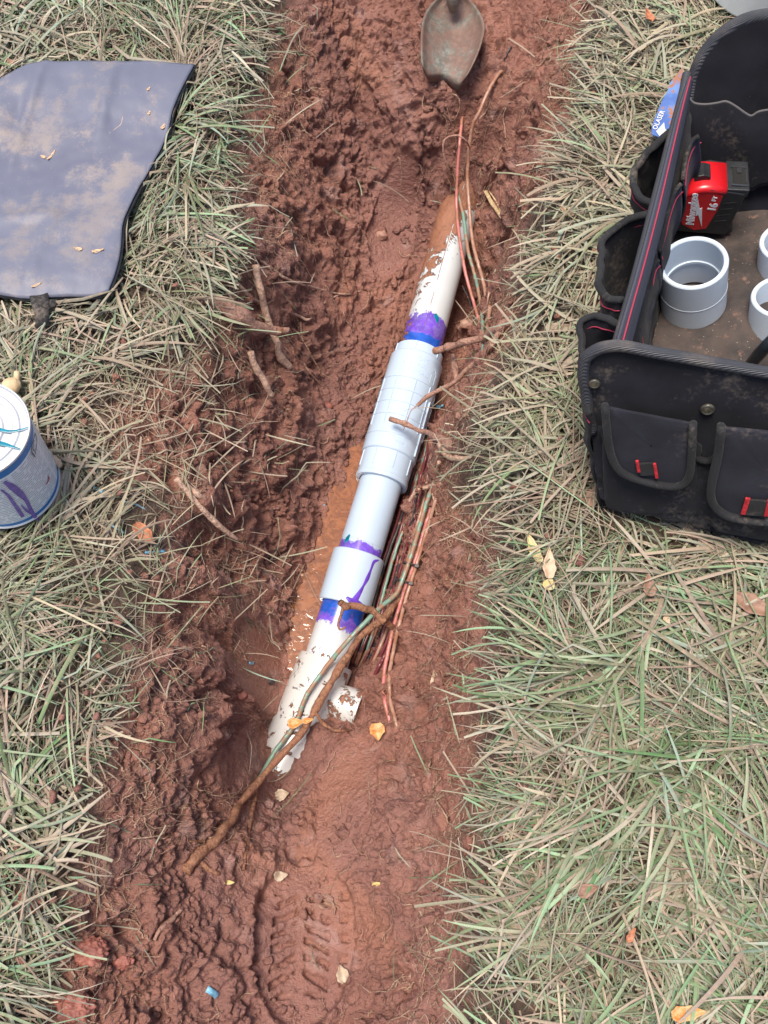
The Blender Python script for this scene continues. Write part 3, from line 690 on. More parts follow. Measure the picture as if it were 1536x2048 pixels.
root([(470,560,None),(500,595,None),(532,610,None),(570,620,None),(600,634,None),(620,637,None),(648,606,None),(680,589,None),(722,583,None)], [.0028,.0026,.0024,.002,.002,.0018,.0016,.0014,.0012], R_LT, 'thin forked root with a sharp bend above the trench floor', LG, name='thin_root')
root([(600,645,None),(605,680,None),(606,720,None),(620,745,None),(642,772,None),(650,790,None)], [.0016,.0018,.0016,.0016,.0012,.0008], R_MD, 'thin zigzag root hanging down the left trench wall', LG, name='thin_root')
root([(545,688,None),(570,710,None),(600,737,None),(622,760,None)], [.0024,.0024,.002,.0012], R_MD, 'tapered root beside the peeled roots on the left wall', LG, name='thin_root')
root([(352,955,-.01),(395,1008,-.035),(430,1045,-.06),(477,1080,-.10)], [.003,.0038,.0036,.0022], R_LT, 'long pale root on the left shelf right of the can', LG)
root([(372,972,None),(400,990,None),(437,1006,None)], [.003,.0034,.0026], R_LT, 'short pale root just above the long one on the shelf', LG)
root([(308,1880,None),(325,1855,None),(350,1832,None),(365,1820,None)], [.0014,.0024,.0026,.0012], R_MD, 'small root in the crumbly mud lower left', LG)
V, F = rootgeo([(905,368,-.18),(897,340,-.14),(886,300,-.11),(892,278,-.10),(915,271,-.10),(932,283,-.105),(940,297,-.13)], [.0022,.0018,.0014,.0014,.0014,.0014,.001], gn_=.05)
tag(mk('looped_root', V, F, R_MD), 'thin root bent into a loop around the wires above the pipe', 'root')
V, F = merge([rootgeo([(972,385,None),(985,408,None),(1004,434,None)], [.003,.0032,.0034], flat=.6), rootgeo([(978,382,None),(994,406,None),(1006,430,None)], [.0012,.0014,.0016], flat=.6)])
tag(mk('straw_stalk', V, F, plain('pale straw', (.50, .36, .20), .6, nscale=150, namp=.3)), 'pale split straw stalk on mud right of the upper pipe', 'stalk')

# ------------------------------------------------------------------ lawn furniture footprints (for pressing grass down)
MATPX = dict(top=[(-190,215),(-60,190),(20,150),(78,126),(160,121),(250,119),(330,122),(388,129)], right=[(388,129),(362,178),(344,218),(330,265),(300,325),(275,372),(247,440),(241,490),(233,535),(216,580)], bot=[(-190,560),(-60,578),(0,590),(60,597),(130,591),(190,588),(216,580)], left=[(-190,215),(-200,400),(-190,560)])
CANC = at(18, 965, .026)
BAGPOLY = np.array([at(x, y, .03)[:2] for x, y in [(1205,1010),(1260,1035),(1400,1060),(1700,1120),(2100,900),(2100,150),(1700,150),(1400,330),(1215,760)]])
MATPOLY = np.array([at(x, y, .035)[:2] for x, y in MATPX['top']+MATPX['right'][1:]+MATPX['bot'][::-1][1:]])

# ------------------------------------------------------------------ grass
def in_poly(X, Y, P):
    ins = np.zeros(X.size, bool)
    for i in range(len(P)):
        a = P[i]; b = P[(i+1) % len(P)]
        ins ^= ((a[1] > Y) != (b[1] > Y)) & (X < (b[0]-a[0])*(Y-a[1])/((b[1]-a[1]) or 1e-9)+a[0])
    return ins
def grass_mat(name):
    m = NB(name); a = m.attr('col')
    n = m.noise(160, 4, .65)
    c = m.mix(m.ramp(n, .50, .70, 0, .65), a.outputs['Color'], (.46, .31, .235))
    st = m.noise(900, 2, .5)
    c = m.mix(m.ramp(st, .4, .7, 0, .25), c, (.10, .10, .06))
    m.base(c); m.rough(.62); m.set(Specular_IOR_Level=.3); m.bump(st, .4, .0004); return m.m
M_GR = grass_mat('dusty grass')
PAL = np.array([(.30, .325, .235), (.38, .375, .275), (.50, .43, .33), (.19, .245, .14), (.14, .235, .14), (.43, .32, .25), (.28, .36, .275), (.08, .125, .055), (.28, .19, .15)])
def blades(name, rx, ry, az, ln, wd, e0, lift, palw, label, mudroot=.5, K=7, sag=1.9, floor=.0015, curl=.5):
    N = len(rx)
    sb = -bil(SDG, rx, ry, outv=-1.); nb = np.where(sb > -.005, np.clip(.34+np.maximum(sb, 0)/.085, 0, 1), 1.)
    if name == 'grass': ln = ln*nb; e0 = e0*(.5+.5*nb)
    p = np.zeros((N, K+1, 3)); p[:, 0, 0] = rx; p[:, 0, 1] = ry; p[:, 0, 2] = HT(rx, ry)+lift
    cu = rng.normal(0, curl*.6, N)/K; a = az.copy(); seg = ln/K
    kk = rng.integers(2, K, N); kink = np.where(rng.random(N) < .14, rng.normal(0, .6, N), 0)
    for k in range(K):
        e = e0*(1-sag*k/K); a = a+cu+np.where(kk == k, kink, 0)
        q = p[:, k].copy(); q[:, 0] += seg*np.cos(e)*np.cos(a); q[:, 1] += seg*np.cos(e)*np.sin(a); q[:, 2] += seg*np.sin(e)
        g = HT(q[:, 0], q[:, 1]); hang = q[:, 2]
        q[:, 2] = np.maximum(hang, g+floor+lift*.7*(g > -.05))
        for P, zc in ((MATPOLY, .012), (BAGPOLY, .006)):
            ins = in_poly(q[:, 0], q[:, 1], P); q[ins, 2] = np.minimum(q[ins, 2], np.maximum(g[ins]+.0005, zc))
        ins = np.hypot(q[:, 0]-CANC[0], q[:, 1]-CANC[1]) < .058; q[ins, 2] = np.minimum(q[ins, 2], .02)
        p[:, k+1] = q
    T = np.gradient(p, axis=1); T /= np.linalg.norm(T, axis=2, keepdims=True)+1e-12
    roll = rng.normal(0, .55, N)[:, None, None]
    H = np.cross(T, np.array([0, 0, 1.])); H /= np.linalg.norm(H, axis=2, keepdims=True)+1e-9
    U = np.cross(H, T); S = H*np.cos(roll)+U*np.sin(roll); Nn = np.cross(S, T)
    t = np.linspace(0, 1, K+1)
    prof = np.interp(t, [0, .15, .6, .85, 1], [.7, 1, .9, .55, .06])
    wd = wd*.78; cut = rng.random(N) < .45                      # mown tips
    pr = np.where(cut[:, None], np.interp(t, [0, .15, 1], [.7, 1, .8]), prof)[:, :, None]*wd[:, None, None]/2
    V = np.stack([p-S*pr, p+Nn*pr*.35, p+S*pr], 2).reshape(-1, 3)
    b = (np.arange(N)*(K+1)*3)[:, None, None]; i = (np.arange(K)*3)[None, :, None]; j = np.array([0, 1])[None, None, :]
    f = (b+i+j)[..., None]+np.array([0, 1, 4, 3]); F = f.reshape(-1, 4)
    ci = rng.choice(len(PAL), N, p=palw/np.sum(palw)); c = PAL[ci]*rng.uniform(.5, 1.22, (N, 1))
    pg = fbm(rx, ry, .055, 3, 251)
    gsel = (pg > .10-.20*((rx > 0)*sst(.5, .3, ry))) & (rng.random(N) < .70); ssel = (pg < -.18) & (rng.random(N) < .5)
    c = np.where(gsel[:, None], np.array([(.115, .215, .085), (.17, .27, .135), (.24, .35, .20), (.075, .13, .05)])[rng.integers(0, 4, N)]*rng.uniform(.8, 1.35, (N, 1)), c)
    c = np.where(ssel[:, None], np.array([(.46, .38, .26), (.36, .27, .19), (.28, .19, .14)])[rng.integers(0, 3, N)]*rng.uniform(.7, 1.3, (N, 1)), c)
    c2 = PAL[rng.choice([1, 2, 5], N)]*rng.uniform(.8, 1.2, (N, 1))
    mixt = (rng.random(N)[:, None]*.6*np.clip(np.abs(t[None]-rng.random(N)[:, None])*1.8, 0, 1))[:, :, None]
    C = c[:, None]*(1-mixt)+c2[:, None]*mixt
    mr = (mudroot*np.clip(1-t*2.2, 0, 1))[None, :, None]
    C = C*(1-mr)+np.array([.17, .095, .065])*mr
    pm = sst(-.05, .45, fbm(rx, ry, .09, 3, 231))[:, None, None]*rng.uniform(.2, 1., N)[:, None, None]
    C = C*(1-.6*pm)+np.array([.37, .255, .195])*.6*pm*rng.uniform(.7, 1.2, N)[:, None, None]
    tz = np.exp(-((rx+.27)/.09)**2-((ry-.52)/.16)**2)[:, None, None]; C = C*(1-.5*tz)+np.array([.33, .245, .17])*.5*tz
    wm = (np.where(rx > 0, sst(.25, .6, ry)*.45, np.exp(-((ry-.45)/.16)**2)*.5)*np.clip(rng.normal(1, .5, N), 0, 1.8))[:, None, None]
    C = C*(1-.55*wm)+np.array([.46, .36, .26])*.55*wm
    C = (C-C.mean(-1, keepdims=True))*1.04+C.mean(-1, keepdims=True); C = np.clip(C*np.array([.97, 1.01, 1.03]), .01, 1)
    C = np.repeat(C, 3, 1).reshape(-1, 3); C = np.c_[C, np.ones(len(C))]
    # tidy away blades wholly outside the neighbourhood
    return tag(mk(name, V, F, M_GR, loc=(0, 0, 0), cattr={'col': C}), label, 'grass', kind='stuff')
def lawn_sites(n, x0=-.62, x1=.66, y0=-.22, y1=1.45, inner=-.004):
    X = rng.uniform(x0, x1, n); Y = rng.uniform(y0, y1, n)
    s = bil(SDG, X, Y, outv=-1.)+.034*fbm(X, Y, .06, 3, 201)
    return X[s < inner], Y[s < inner]
# combing direction: towards the trench on the right, mixed on the left
def flow(X, Y):
    base = 2.3*fbm(X, Y, .16, 2, 211)+1.2*fbm(X, Y, .05, 2, 221)
    left = X < 0
    ang = np.where(left, -.35+1.7*base, math.pi+.35*np.sin(Y*6)+1.25*base+.6*sst(.35, .6, Y))
    return ang
def tufts(nt, per, spread, lnr, wr, er, palw, name, label, lr=(0, .012), radial=.5, **k):
    tx_, ty_ = lawn_sites(nt); N = len(tx_)*per
    ti = np.repeat(np.arange(len(tx_)), per)
    fl = flow(tx_, ty_)+rng.normal(0, .35, len(tx_))
    off = rng.normal(0, .011, (N, 2)); az = fl[ti]+rng.normal(0, spread, N)
    rad = rng.random(N) < radial
    az = np.where(rad, np.arctan2(off[:, 1], off[:, 0])*.6+az*.4, az)
    rx = tx_[ti]+off[:, 0]; ry = ty_[ti]+off[:, 1]
    ok = (bil(SDG, rx, ry, outv=-1.) < (.004 if lr[0] == 0 else -.004-.022*rng.random(N))) & ~in_poly(rx, ry, BAGPOLY) & (np.hypot(rx-CANC[0], ry-CANC[1]) > .05)
    tzz = np.exp(-((rx+.245)/.075)**2-((ry-.50)/.17)**2); ok &= rng.random(N) > .82*np.clip(tzz+.8*np.exp(-((rx+.30)/.05)**2-((ry-.28)/.10)**2), 0, 1)
    ok &= ~(in_poly(rx, ry, MATPOLY) & (rng.random(N) < .7))
    rx, ry, az = rx[ok], ry[ok], az[ok]; n = len(rx)
    return blades(name, rx, ry, az, rng.uniform(*lnr, n), rng.uniform(*wr, n), rng.uniform(*er, n), rng.uniform(*lr, n), np.array(palw, float), label, **k)
tufts(1900, 14, .5, (.03, .085), (.0014, .0034), (.12, .6), [.5, .4, .3, 2.4, 2.0, .8, .4, 6, 4], 'grass', 'matted dark lower grass of the lawn', lr=(0, .006))
tufts(1250, 15, .26, (.04, .125), (.0014, .0042), (.10, .55), [4, 4, 2.6, 2.4, 2.4, 2.0, 3, 1.6, 1.6], 'grass', 'broad dusty grass blades lying on top of the lawn', lr=(.004, .014), radial=.3, curl=.7)
tufts(800, 24, .55, (.025, .08), (.0006, .0015), (.25, .9), [3, 4, 3.4, 2.4, 2.4, 1.6, 2, 1.4, 1], 'grass', 'fine wispy grass blades among the broad ones', lr=(.003, .015), radial=.7, curl=.9)
tufts(480, 12, .28, (.04, .12), (.0030, .0058), (.1, .5), [4, 4, 3, 1, 1, 2.5, 4, .2, .4], 'grass', 'wide pale blades scattered over the matted grass', lr=(.010, .018), radial=.3)

# trampled muddy blades along the borders and loose blades on the mud
n = 16000
X = rng.uniform(-.45, .36, n); Y = rng.uniform(-.12, 1.25, n); s = bil(SDG, X, Y, outv=-1.)
pr = np.exp(-np.clip(s, 0, 1)/.018)*(s > -.01)*.34+.006
pr = pr+(X < -.1)*(Y > .2)*(Y < .65)*np.exp(-np.clip(s, 0, 1)/.035)*.45*(s > 0)
pr = pr+.5*np.exp(-((X+.245)/.085)**2-((Y-.50)/.18)**2)
ok = (rng.random(n) < pr) & ((s > -.012) | ((np.hypot(X+.245, (Y-.5)*.5) < .11) & (np.hypot(X-CANC[0], Y-CANC[1]) > .06))); X, Y = X[ok], Y[ok]; m_ = len(X)
blades('loose_grass', X, Y, rng.uniform(0, 6.28, m_), rng.uniform(.015, .075, m_), rng.uniform(.0008, .0026, m_), rng.uniform(0, .3, m_), rng.uniform(.0005, .003, m_), np.array([2, 3, 3, 1, .6, 3, 1, .6, 3.]), 'scattered muddy grass blades pressed into the clay', .6)

# fine hair roots
def hair(n, centers=None):
    parts_V = []; parts_F = []; base = 0
    X = rng.uniform(-.36, .30, n*9); Y = rng.uniform(-.1, 1.2, n*9); s = bil(SDG, X, Y, outv=-1.)
    w_ = np.exp(-((s-.03)/.028)**2)*(s > 0)+.05*(s > 0)+.7*np.exp(-((s-.012)/.01)**2)*(X > 0)
    w_ = w_+1.6*sum(blob(X, Y, *q) for q in [(985,660,-.1,.02,.025),(925,885,-.1,.02,.015),(880,965,-.18,.015,.02),(455,745,-.07,.03,.03),(960,300,-.12,.03,.03),(560,1190,-.2,.03,.03),(400,1650,-.12,.04,.03),(930,1280,-.1,.03,.04),(460,1250,-.15,.015,.05)])
    ok = rng.random(n*9) < w_*.8; X, Y = X[ok][:n], Y[ok][:n]; N = len(X); K = 10
    a = rng.uniform(0, 6.28, N); ln = rng.exponential(.018, N)+.008; P = np.zeros((N, K+1, 3)); P[:, 0, 0] = X; P[:, 0, 1] = Y; P[:, 0, 2] = HT(X, Y)+.001
    lift = rng.exponential(.003, N)
    for k in range(K):
        a = a+rng.normal(0, .5, N); q = P[:, k].copy(); q[:, 0] += np.cos(a)*ln/K; q[:, 1] += np.sin(a)*ln/K
        q[:, 2] = np.maximum(HT(q[:, 0], q[:, 1])+.0006, P[:, k, 2]*.5+.5*(HT(q[:, 0], q[:, 1])+lift)); P[:, k+1] = q
    R = (rng.exponential(.00026, N)+.00034)[:, None]*np.linspace(1, .45, K+1)[None]
    T = np.gradient(P, axis=1); T /= np.linalg.norm(T, axis=2, keepdims=True)+1e-12
    H = np.cross(T, [0, 0, 1.]); H /= np.linalg.norm(H, axis=2, keepdims=True)+1e-9; U = np.cross(H, T)
    V = np.stack([P+R[..., None]*(math.cos(q)*H+math.sin(q)*U) for q in (0, 2.094, 4.189)], 2).reshape(-1, 3)
    b = (np.arange(N)*(K+1)*3)[:, None, None]; i = (np.arange(K)*3)[None, :, None]; j = np.arange(3)[None, None, :]; j2 = (j+1) % 3
    F = np.stack([b+i+j, b+i+j2, b+i+j2+3, b+i+j+3], -1).reshape(-1, 4)
    return tag(mk('fine_roots', V, F, root_mat('hair root', (.42, .25, .17), (.62, .41, .28), .1), loc=(0, 0, 0)), 'hair thin rootlets sticking out of the clay banks', 'roots', kind='stuff')
hair(2900)

# clay crumbs
def crumbs(n):
    X = rng.uniform(-.40, .32, n*3); Y = rng.uniform(-.12, 1.25, n*3); s = bil(SDG, X, Y, outv=-1.)
    c = fbm(X, Y, .07, 2, 301)+.9*(blob(X, Y, 250, 1950, -.04, .10, .14)+blob(X, Y, 900, 230, -.1, .06, .1)+.7*blob(X, Y, 560, 950, -.2, .07, .1))
    ok = ((s > -.01) & (rng.random(n*3) < sst(-.1, .9, c))) | ((s > -.09) & (s <= -.01) & (rng.random(n*3) < .22*np.exp((s+.01)/.03))); X, Y = X[ok][:n], Y[ok][:n]; N = len(X)
    t = (1+5**.5)/2
    I = np.array([(-1, t, 0), (1, t, 0), (-1, -t, 0), (1, -t, 0), (0, -1, t), (0, 1, t), (0, -1, -t), (0, 1, -t), (t, 0, -1), (t, 0, 1), (-t, 0, -1), (-t, 0, 1)])/1.9
    IF = np.array([(0,11,5),(0,5,1),(0,1,7),(0,7,10),(0,10,11),(1,5,9),(5,11,4),(11,10,2),(10,7,6),(7,1,8),(3,9,4),(3,4,2),(3,2,6),(3,6,8),(3,8,9),(4,9,5),(2,4,11),(6,2,10),(8,6,7),(9,8,1)])
    # one subdivision
    ed = {}; Vs = list(I); nf = []
    def mid(a, b):
        k = (min(a, b), max(a, b))
        if k not in ed: v = (Vs[a]+Vs[b])/2; Vs.append(v/np.linalg.norm(v)); ed[k] = len(Vs)-1
        return ed[k]
    for a, b, c_ in IF:
        x, y, z = mid(a, b), mid(b, c_), mid(c_, a); nf += [(a, x, z), (b, y, x), (c_, z, y), (x, y, z)]
    I = np.array(Vs); IF = np.array(nf); m = len(I)
    R = .0011+rng.exponential(.0013, N); R = np.minimum(R, .009)
    D = I[None]*(1+rng.normal(0, .16, (N, m, 1))); a = rng.uniform(0, 6.28, N); ca, sa = np.cos(a)[:, None], np.sin(a)[:, None]
    D = np.stack([D[..., 0]*ca-D[..., 1]*sa*.75, D[..., 0]*sa+D[..., 1]*ca*.75, D[..., 2]*.7], -1)*R[:, None, None]
    V = D+np.stack([X, Y, HT(X, Y)+R*.15+.014*(bil(SDG, X, Y, outv=-1.) < -.008)], 1)[:, None]
    F = (np.arange(N)[:, None, None]*m+IF[None]).reshape(-1, 3)
    N2 = len(V.reshape(-1, 3))
    return tag(mk('clay_crumbs', V.reshape(-1, 3), F, M_MUD, loc=(0, 0, 0), fattr={'lawn': np.zeros(N2), 'wet': np.full(N2, .2)}), 'small crumbs and clods of red clay strewn over the dug mud', 'clay', kind='stuff')
crumbs(5600)

# ------------------------------------------------------------------ grey mat
def mat_sheet():
    def rs(r, n):
        q = cr([(x, y, 0) for x, y in r], 12); L = np.concatenate([[0], np.cumsum(np.linalg.norm(np.diff(q, axis=0), axis=1))]); t = np.linspace(0, L[-1], n)
        return np.stack([np.interp(t, L, q[:, k]) for k in (0, 1)], 1)
    nu, nv = 110, 90; T = rs(MATPX['top'], nu); Bt = rs(MATPX['bot'], nu); Lf = rs(MATPX['left'], nv); Rt = rs(MATPX['right'], nv)
    u = np.linspace(0, 1, nu)[None, :, None]; v = np.linspace(0, 1, nv)[:, None, None]
    P = (1-v)*T[None]+v*Bt[None]+(1-u)*Lf[:, None]+u*Rt[:, None]-((1-u)*(1-v)*T[0]+u*(1-v)*T[-1]+(1-u)*v*Bt[0]+u*v*Bt[-1])
    W = np.array([[at(p[0], p[1], .034) for p in row] for row in P])
    X, Y = W[..., 0], W[..., 1]
    z = .008*fbm(X, Y, .16, 2, 401)
    def fold(a, b, amp, wd):
        A_, B2 = at(*a, .034)[:2], at(*b, .034)[:2]; e = (B2-A_)/np.linalg.norm(B2-A_)
        dd = (X-A_[0])*e[1]-(Y-A_[1])*e[0]; al = (X-A_[0])*e[0]+(Y-A_[1])*e[1]; L = np.linalg.norm(B2-A_)
        return amp*np.exp(-(dd/wd)**2)*sst(-.03, .02, al)*sst(L+.03, L-.02, al)
    z += fold((90,130), (15,330), .004, .007)+fold((230,130), (200,260), .0045, .008)-fold((130,150), (160,240), .003, .012)+fold((0,440), (110,430), .005, .009)+fold((110,430), (60,560), .003, .009)+fold((110,430), (230,400), -.003, .012)-fold((0,360), (40,200), .003, .01)
    z += .0012*fbm(X, Y, .03, 3, 402)
    edge = np.minimum(np.minimum(np.linspace(0, 1, nv)[:, None]*1.0, 1-np.linspace(0, 1, nv)[:, None]), 1-np.linspace(0, 1, nu)[None, :])
    W[..., 2] += z*1.0-.004*np.exp(-edge*30)
    return W
W = mat_sheet()
mt = thing('ground_mat', W[45, 50]-[0, 0, .03], 'grey fabric mat with dusty stains spread on the grass', 'mat')
m = NB('mat fabric')
n1 = m.noise(12, 6, .7); n2 = m.noise(420, 3, .6)
c = m.mix(m.ramp(m.noise(6, 4), .3, .7), (.125, .130, .182), (.175, .182, .245))
dst = m.ramp(m.math('ADD', m.math('MULTIPLY', n1, .85), m.math('MULTIPLY', n2, .15)), .50, .64, 0, .75)
c = m.mix(dst, c, (.36, .29, .24)); c = m.mix(m.ramp(m.noise(5, 3), .35, .65, 0, .45), c, (.13, .14, .19))
c = m.mix(m.ramp(m.vor(120), .05, .03, 0, .7), c, (.6, .58, .56))
m.base(c); m.rough(.5); m.set(Specular_IOR_Level=.4); m.bump(m.math('ADD', m.noise(1400, 2), m.math('MULTIPLY', n2, .4)), .25, .0004)
V, F = grid(W); o = mk('top_fabric', V, F, m.m, mt); solid(o, .0015, -1)
W2 = W.copy(); cen = W.reshape(-1, 3).mean(0); W2[..., 2] -= .0050
up_ = np.linspace(0, 1, W.shape[1])[None, :]; W2[..., 0] += .0018*sst(.9, 1, up_); W2[..., 1] += .0030*sst(.1, 0, np.linspace(0, 1, W.shape[0]))[:, None]
V, F = grid(W2); o = mk('rubber_backing', V, F, plain('black rubber edge', (.028, .029, .033), .5, nscale=80, namp=.4), mt); solid(o, .0055, 0)
M_BLK = fabric('black webbing', (.022, .021, .022), dustamt=.5)
V, F = grid(loft([[at(58, 586, .034), at(62, 605, .036), at(70, 632, .036), at(72, 656, .030)], [at(96, 586, .036), at(98, 608, .038), at(97, 635, .037), at(93, 654, .032)]], 14, 4)); P1 = (V, F)
V, F = grid(loft([[at(62, 594, .036), at(80, 610, .040), at(98, 618, .038), at(112, 612, .032)], [at(72, 592, .03), at(88, 600, .034), at(104, 600, .034), at(116, 600, .028)]], 14, 4))
V, F = merge([P1, (V, F)]); solid(mk('strap', V, F, M_BLK, mt), .002)
# bits lying on the mat
M_CHIP = plain('dry leaf bit', (.62, .42, .26), .7, nscale=300, namp=.3)
from mathutils.bvhtree import BVHTree
_bv = BVHTree.FromPolygons([tuple(v) for v in grid(W)[0]], grid(W)[1])
def matz(px, py):
    d = Vector(ray(px, py)); r = _bv.ray_cast(Vector(CAM), d); return np.array(r[0]) if r[0] else at(px, py, .035)
def leaf_vf(c, a, L, Wd, curl=.3, tip=1.6, nl=9, nw=5, zamp=.0, seed=0, tear=0.):
    r = np.random.default_rng(seed); g = []
    for i in range(nl):
        t = i/(nl-1); w_ = Wd*math.sin(math.pi*min(1, max(.04, t))**(1/tip))*(1+tear*r.normal())+.0004
        row = []
        for j in range(nw):
            s_ = (j/(nw-1)-.5)*2; x = (t-.5)*L; y = s_*w_/2; z = curl*Wd*(s_*s_)+curl*L*.6*(t-.5)**2*2+r.normal()*zamp
            row.append((c[0]+x*math.cos(a)-y*math.sin(a), c[1]+x*math.sin(a)+y*math.cos(a), c[2]+z+.001))
        g.append(row)
    return grid(np.array(g))
for i, (px, py, a, L, Wd, lab) in enumerate([(87,316,2.6,.007,.004,'crumb shaped chip beside the curved sliver on the grey mat'),(104,313,1.1,.017,.003,'curved pale sliver on the middle of the grey mat'),(157,500,2.9,.010,.0045,'left of two pale chips near the mat bottom'),(197,504,.3,.014,.0045,'right of two pale chips near the mat bottom'),(74,572,.5,.012,.0028,'pale sliver close to the bottom edge of the mat'),(327,256,1.2,.008,.005,'reddish chip on the right edge of the grey mat'),(299,228,1.2,.006,.0035,'small reddish chip a little above the one on the mat edge'),(298,180,1.0,.006,.0035,'pale chip near the upper right corner of the mat')]):
    V, F = leaf_vf(matz(px, py), a, L, Wd, .35, seed=i, tear=.15); tag(solid(mk('leaf_chip', V, F, M_CHIP), .0006), lab, 'leaf chip', 'chips lying on the mat')
V, F = tube(cr([matz(*p)+[0, 0, .001] for p in [(219,268),(230,260),(242,250),(246,235)]], 5), .0007, 6); tag(mk('twig', V, F, M_CHIP), 'thin pale bent twig lying on the grey mat', 'twig')

# ------------------------------------------------------------------ primer can
can = thing('cement_can', CANC, 'white and blue metal can with teal drips on its lid, standing on the grass', 'can')
cd = np.array([-.0, .0, 1.0]); cd = cd/np.linalg.norm(cd); RC, HCAN = .0535, .122
def can_label():
    m = NB('can label'); uvn = m.n.new('ShaderNodeUVMap'); uvn.uv_map = 'UVMap'; sp = m.n.new('ShaderNodeSeparateXYZ'); m.link(uvn.outputs[0], sp.inputs[0])
    u, v = sp.outputs[0], sp.outputs[1]
    white = (.84, .89, .97)
    row = m.math('DIVIDE', v, .0036); fr = m.math('FRACT', row); ri = m.math('FLOOR', row)
    cmb = m.n.new('ShaderNodeCombineXYZ'); m.link(m.math('MULTIPLY', u, 170.), cmb.inputs[0]); m.link(m.math('MULTIPLY', ri, 7.31), cmb.inputs[1])
    wn = m.n.new('ShaderNodeTexNoise'); wn.inputs['Scale'].default_value = 1; wn.inputs['Detail'].default_value = 3; m.link(cmb.outputs[0], wn.inputs['Vector'])
    ink = m.math('MULTIPLY', m.math('MULTIPLY', m.math('LESS_THAN', fr, .42), m.math('GREATER_THAN', wn.outputs['Fac'], .43)), m.math('MULTIPLY', m.math('GREATER_THAN', v, .011), m.math('LESS_THAN', v, .104)))
    col = m.math('FRACT', m.math('DIVIDE', u, .048)); ink = m.math('MULTIPLY', ink, m.math('GREATER_THAN', col, .09))
    ink = m.math('MULTIPLY', ink, m.math('GREATER_THAN', m.noise(22, 1), .30))
    c = m.mix(m.math('MULTIPLY', ink, .48), white, (.07, .08, .14))
    blue = m.math('MAXIMUM', m.math('GREATER_THAN', v, .1060), m.math('LESS_THAN', v, .0095))
    c = m.mix(blue, c, (.012, .20, .56))
    m.base(c); m.rough(.28); m.set(Specular_IOR_Level=.5); return m.m
def uv_cyl(o, r, s0=0.):
    me = o.data; uvl = me.uv_layers.new(name='UVMap')
    for p in me.polygons:
        us = []
        for li in p.loop_indices:
            v = me.vertices[me.loops[li].vertex_index].co; us.append((math.atan2(v[1], v[0]), v[2], li))
        ref = us[0][0]
        for a, z, li in us:
            if a-ref > math.pi: a -= 2*math.pi
            if a-ref < -math.pi: a += 2*math.pi
            uvl.data[li].uv = (a*r, z)
V, F, S, An = lathe(CANC, cd, [(.003, RC-.0006)]+[(s, RC-.0006) for s in np.linspace(.004, HCAN-.003, 12)], 96, up=(0, 1, 0))
o = mk('label', V, F, can_label(), can); uv_cyl(o, RC)
M_TIN = plain('bright tin', (.60, .61, .64), .38, .35, nscale=60, namp=.08)
V, F, S, An = lathe(CANC, cd, [(0, 0.001), (0, RC-.003), (-.0005, RC), (.0018, RC+.0012), (.0038, RC-.0004)], 96, up=(0, 1, 0)); mk('bottom_rim', V, F, M_TIN, can)
pr_ = [(HCAN-.004, RC-.0004), (HCAN-.001, RC+.0012), (HCAN+.001, RC+.0006), (HCAN+.001, RC-.0008), (HCAN-.0022, RC-.002), (HCAN-.0025, RC-.009), (HCAN-.0008, RC-.0105), (HCAN-.0008, RC-.016), (HCAN-.003, RC-.0175), (HCAN-.003, RC-.0245), (HCAN-.0012, RC-.026), (HCAN-.0012, .022), (HCAN-.003, .021), (HCAN-.003, .0185), (HCAN+.004, .018), (HCAN+.0045, .0172), (HCAN+.0035, .0165), (HCAN+.0035, .001)]
V, F, S, An = lathe(CANC, cd, pr_, 96, up=(0, 1, 0)); lid = mk('lid', V, F, M_TIN, can)
zl = CANC[2]+HCAN
def lidp(px, py, o_=.0004): p = at(px-17, py, zl); p[2] += o_; return p
def ribbon(P, wd, up=(0, 0, 1)):
    P = np.asarray(P); T = np.gradient(P, axis=0); H = np.cross(T, up); H /= np.linalg.norm(H, axis=1)[:, None]; wds = np.interp(np.linspace(0, 1, len(P)), np.linspace(0, 1, len(wd)), wd)[:, None]/2
    return grid(np.stack([P-H*wds, P+np.array(up)*.0003, P+H*wds], 1))
for pts, wd in [([(-20,853),(0,858),(18,860),(38,856),(56,849)], [.0045, .003, .0022, .001]), ([(-30,880),(0,885),(16,889),(30,893),(42,897)], [.0055, .004, .002, .0008])]:
    V, F = ribbon(cr([lidp(*p) for p in pts], 6), wd); V[:, 2] = np.maximum(V[:, 2], zl-.0004); mk('cement_drip', V, F, M_TL, can)
def canp(px, py, off=.0004):
    px -= 17*min(1, max(0, (1040-py)/160)); d = ray(px, py); o_ = CAM-CANC; a = d[0]**2+d[1]**2; b = 2*(o_[0]*d[0]+o_[1]*d[1]); c = o_[0]**2+o_[1]**2-(RC+off)**2
    t = (-b-math.sqrt(max(0, b*b-4*a*c)))/(2*a); return CAM+t*d
def can_ribbon(pts, wd, mat, nm):
    P = cr([canp(*p) for p in pts], 5); N = P-CANC; N[:, 2] = 0; N /= np.linalg.norm(N, axis=1)[:, None]
    T = np.gradient(P, axis=0); H = np.cross(T, N); H /= np.linalg.norm(H, axis=1)[:, None]; wds = np.interp(np.linspace(0, 1, len(P)), np.linspace(0, 1, len(wd)), wd)[:, None]/2
    V, F = grid(np.stack([P-H*wds, P+N*.0003, P+H*wds], 1)); mk(nm, V, F, mat, can)
M_PRT = plain('purple primer on label', (.20, .13, .46), .3, nscale=200, namp=.25)
can_ribbon([(0,962),(18,972),(35,985),(48,998),(58,1015),(66,1028),(76,1040)], [.003, .007, .007, .004, .004, .0045, .003], M_PRT, 'primer_drip')
can_ribbon([(-6,978),(10,990),(22,1005),(34,1020),(43,1032)], [.002, .003, .0035, .004, .0038], M_PRT, 'primer_drip')
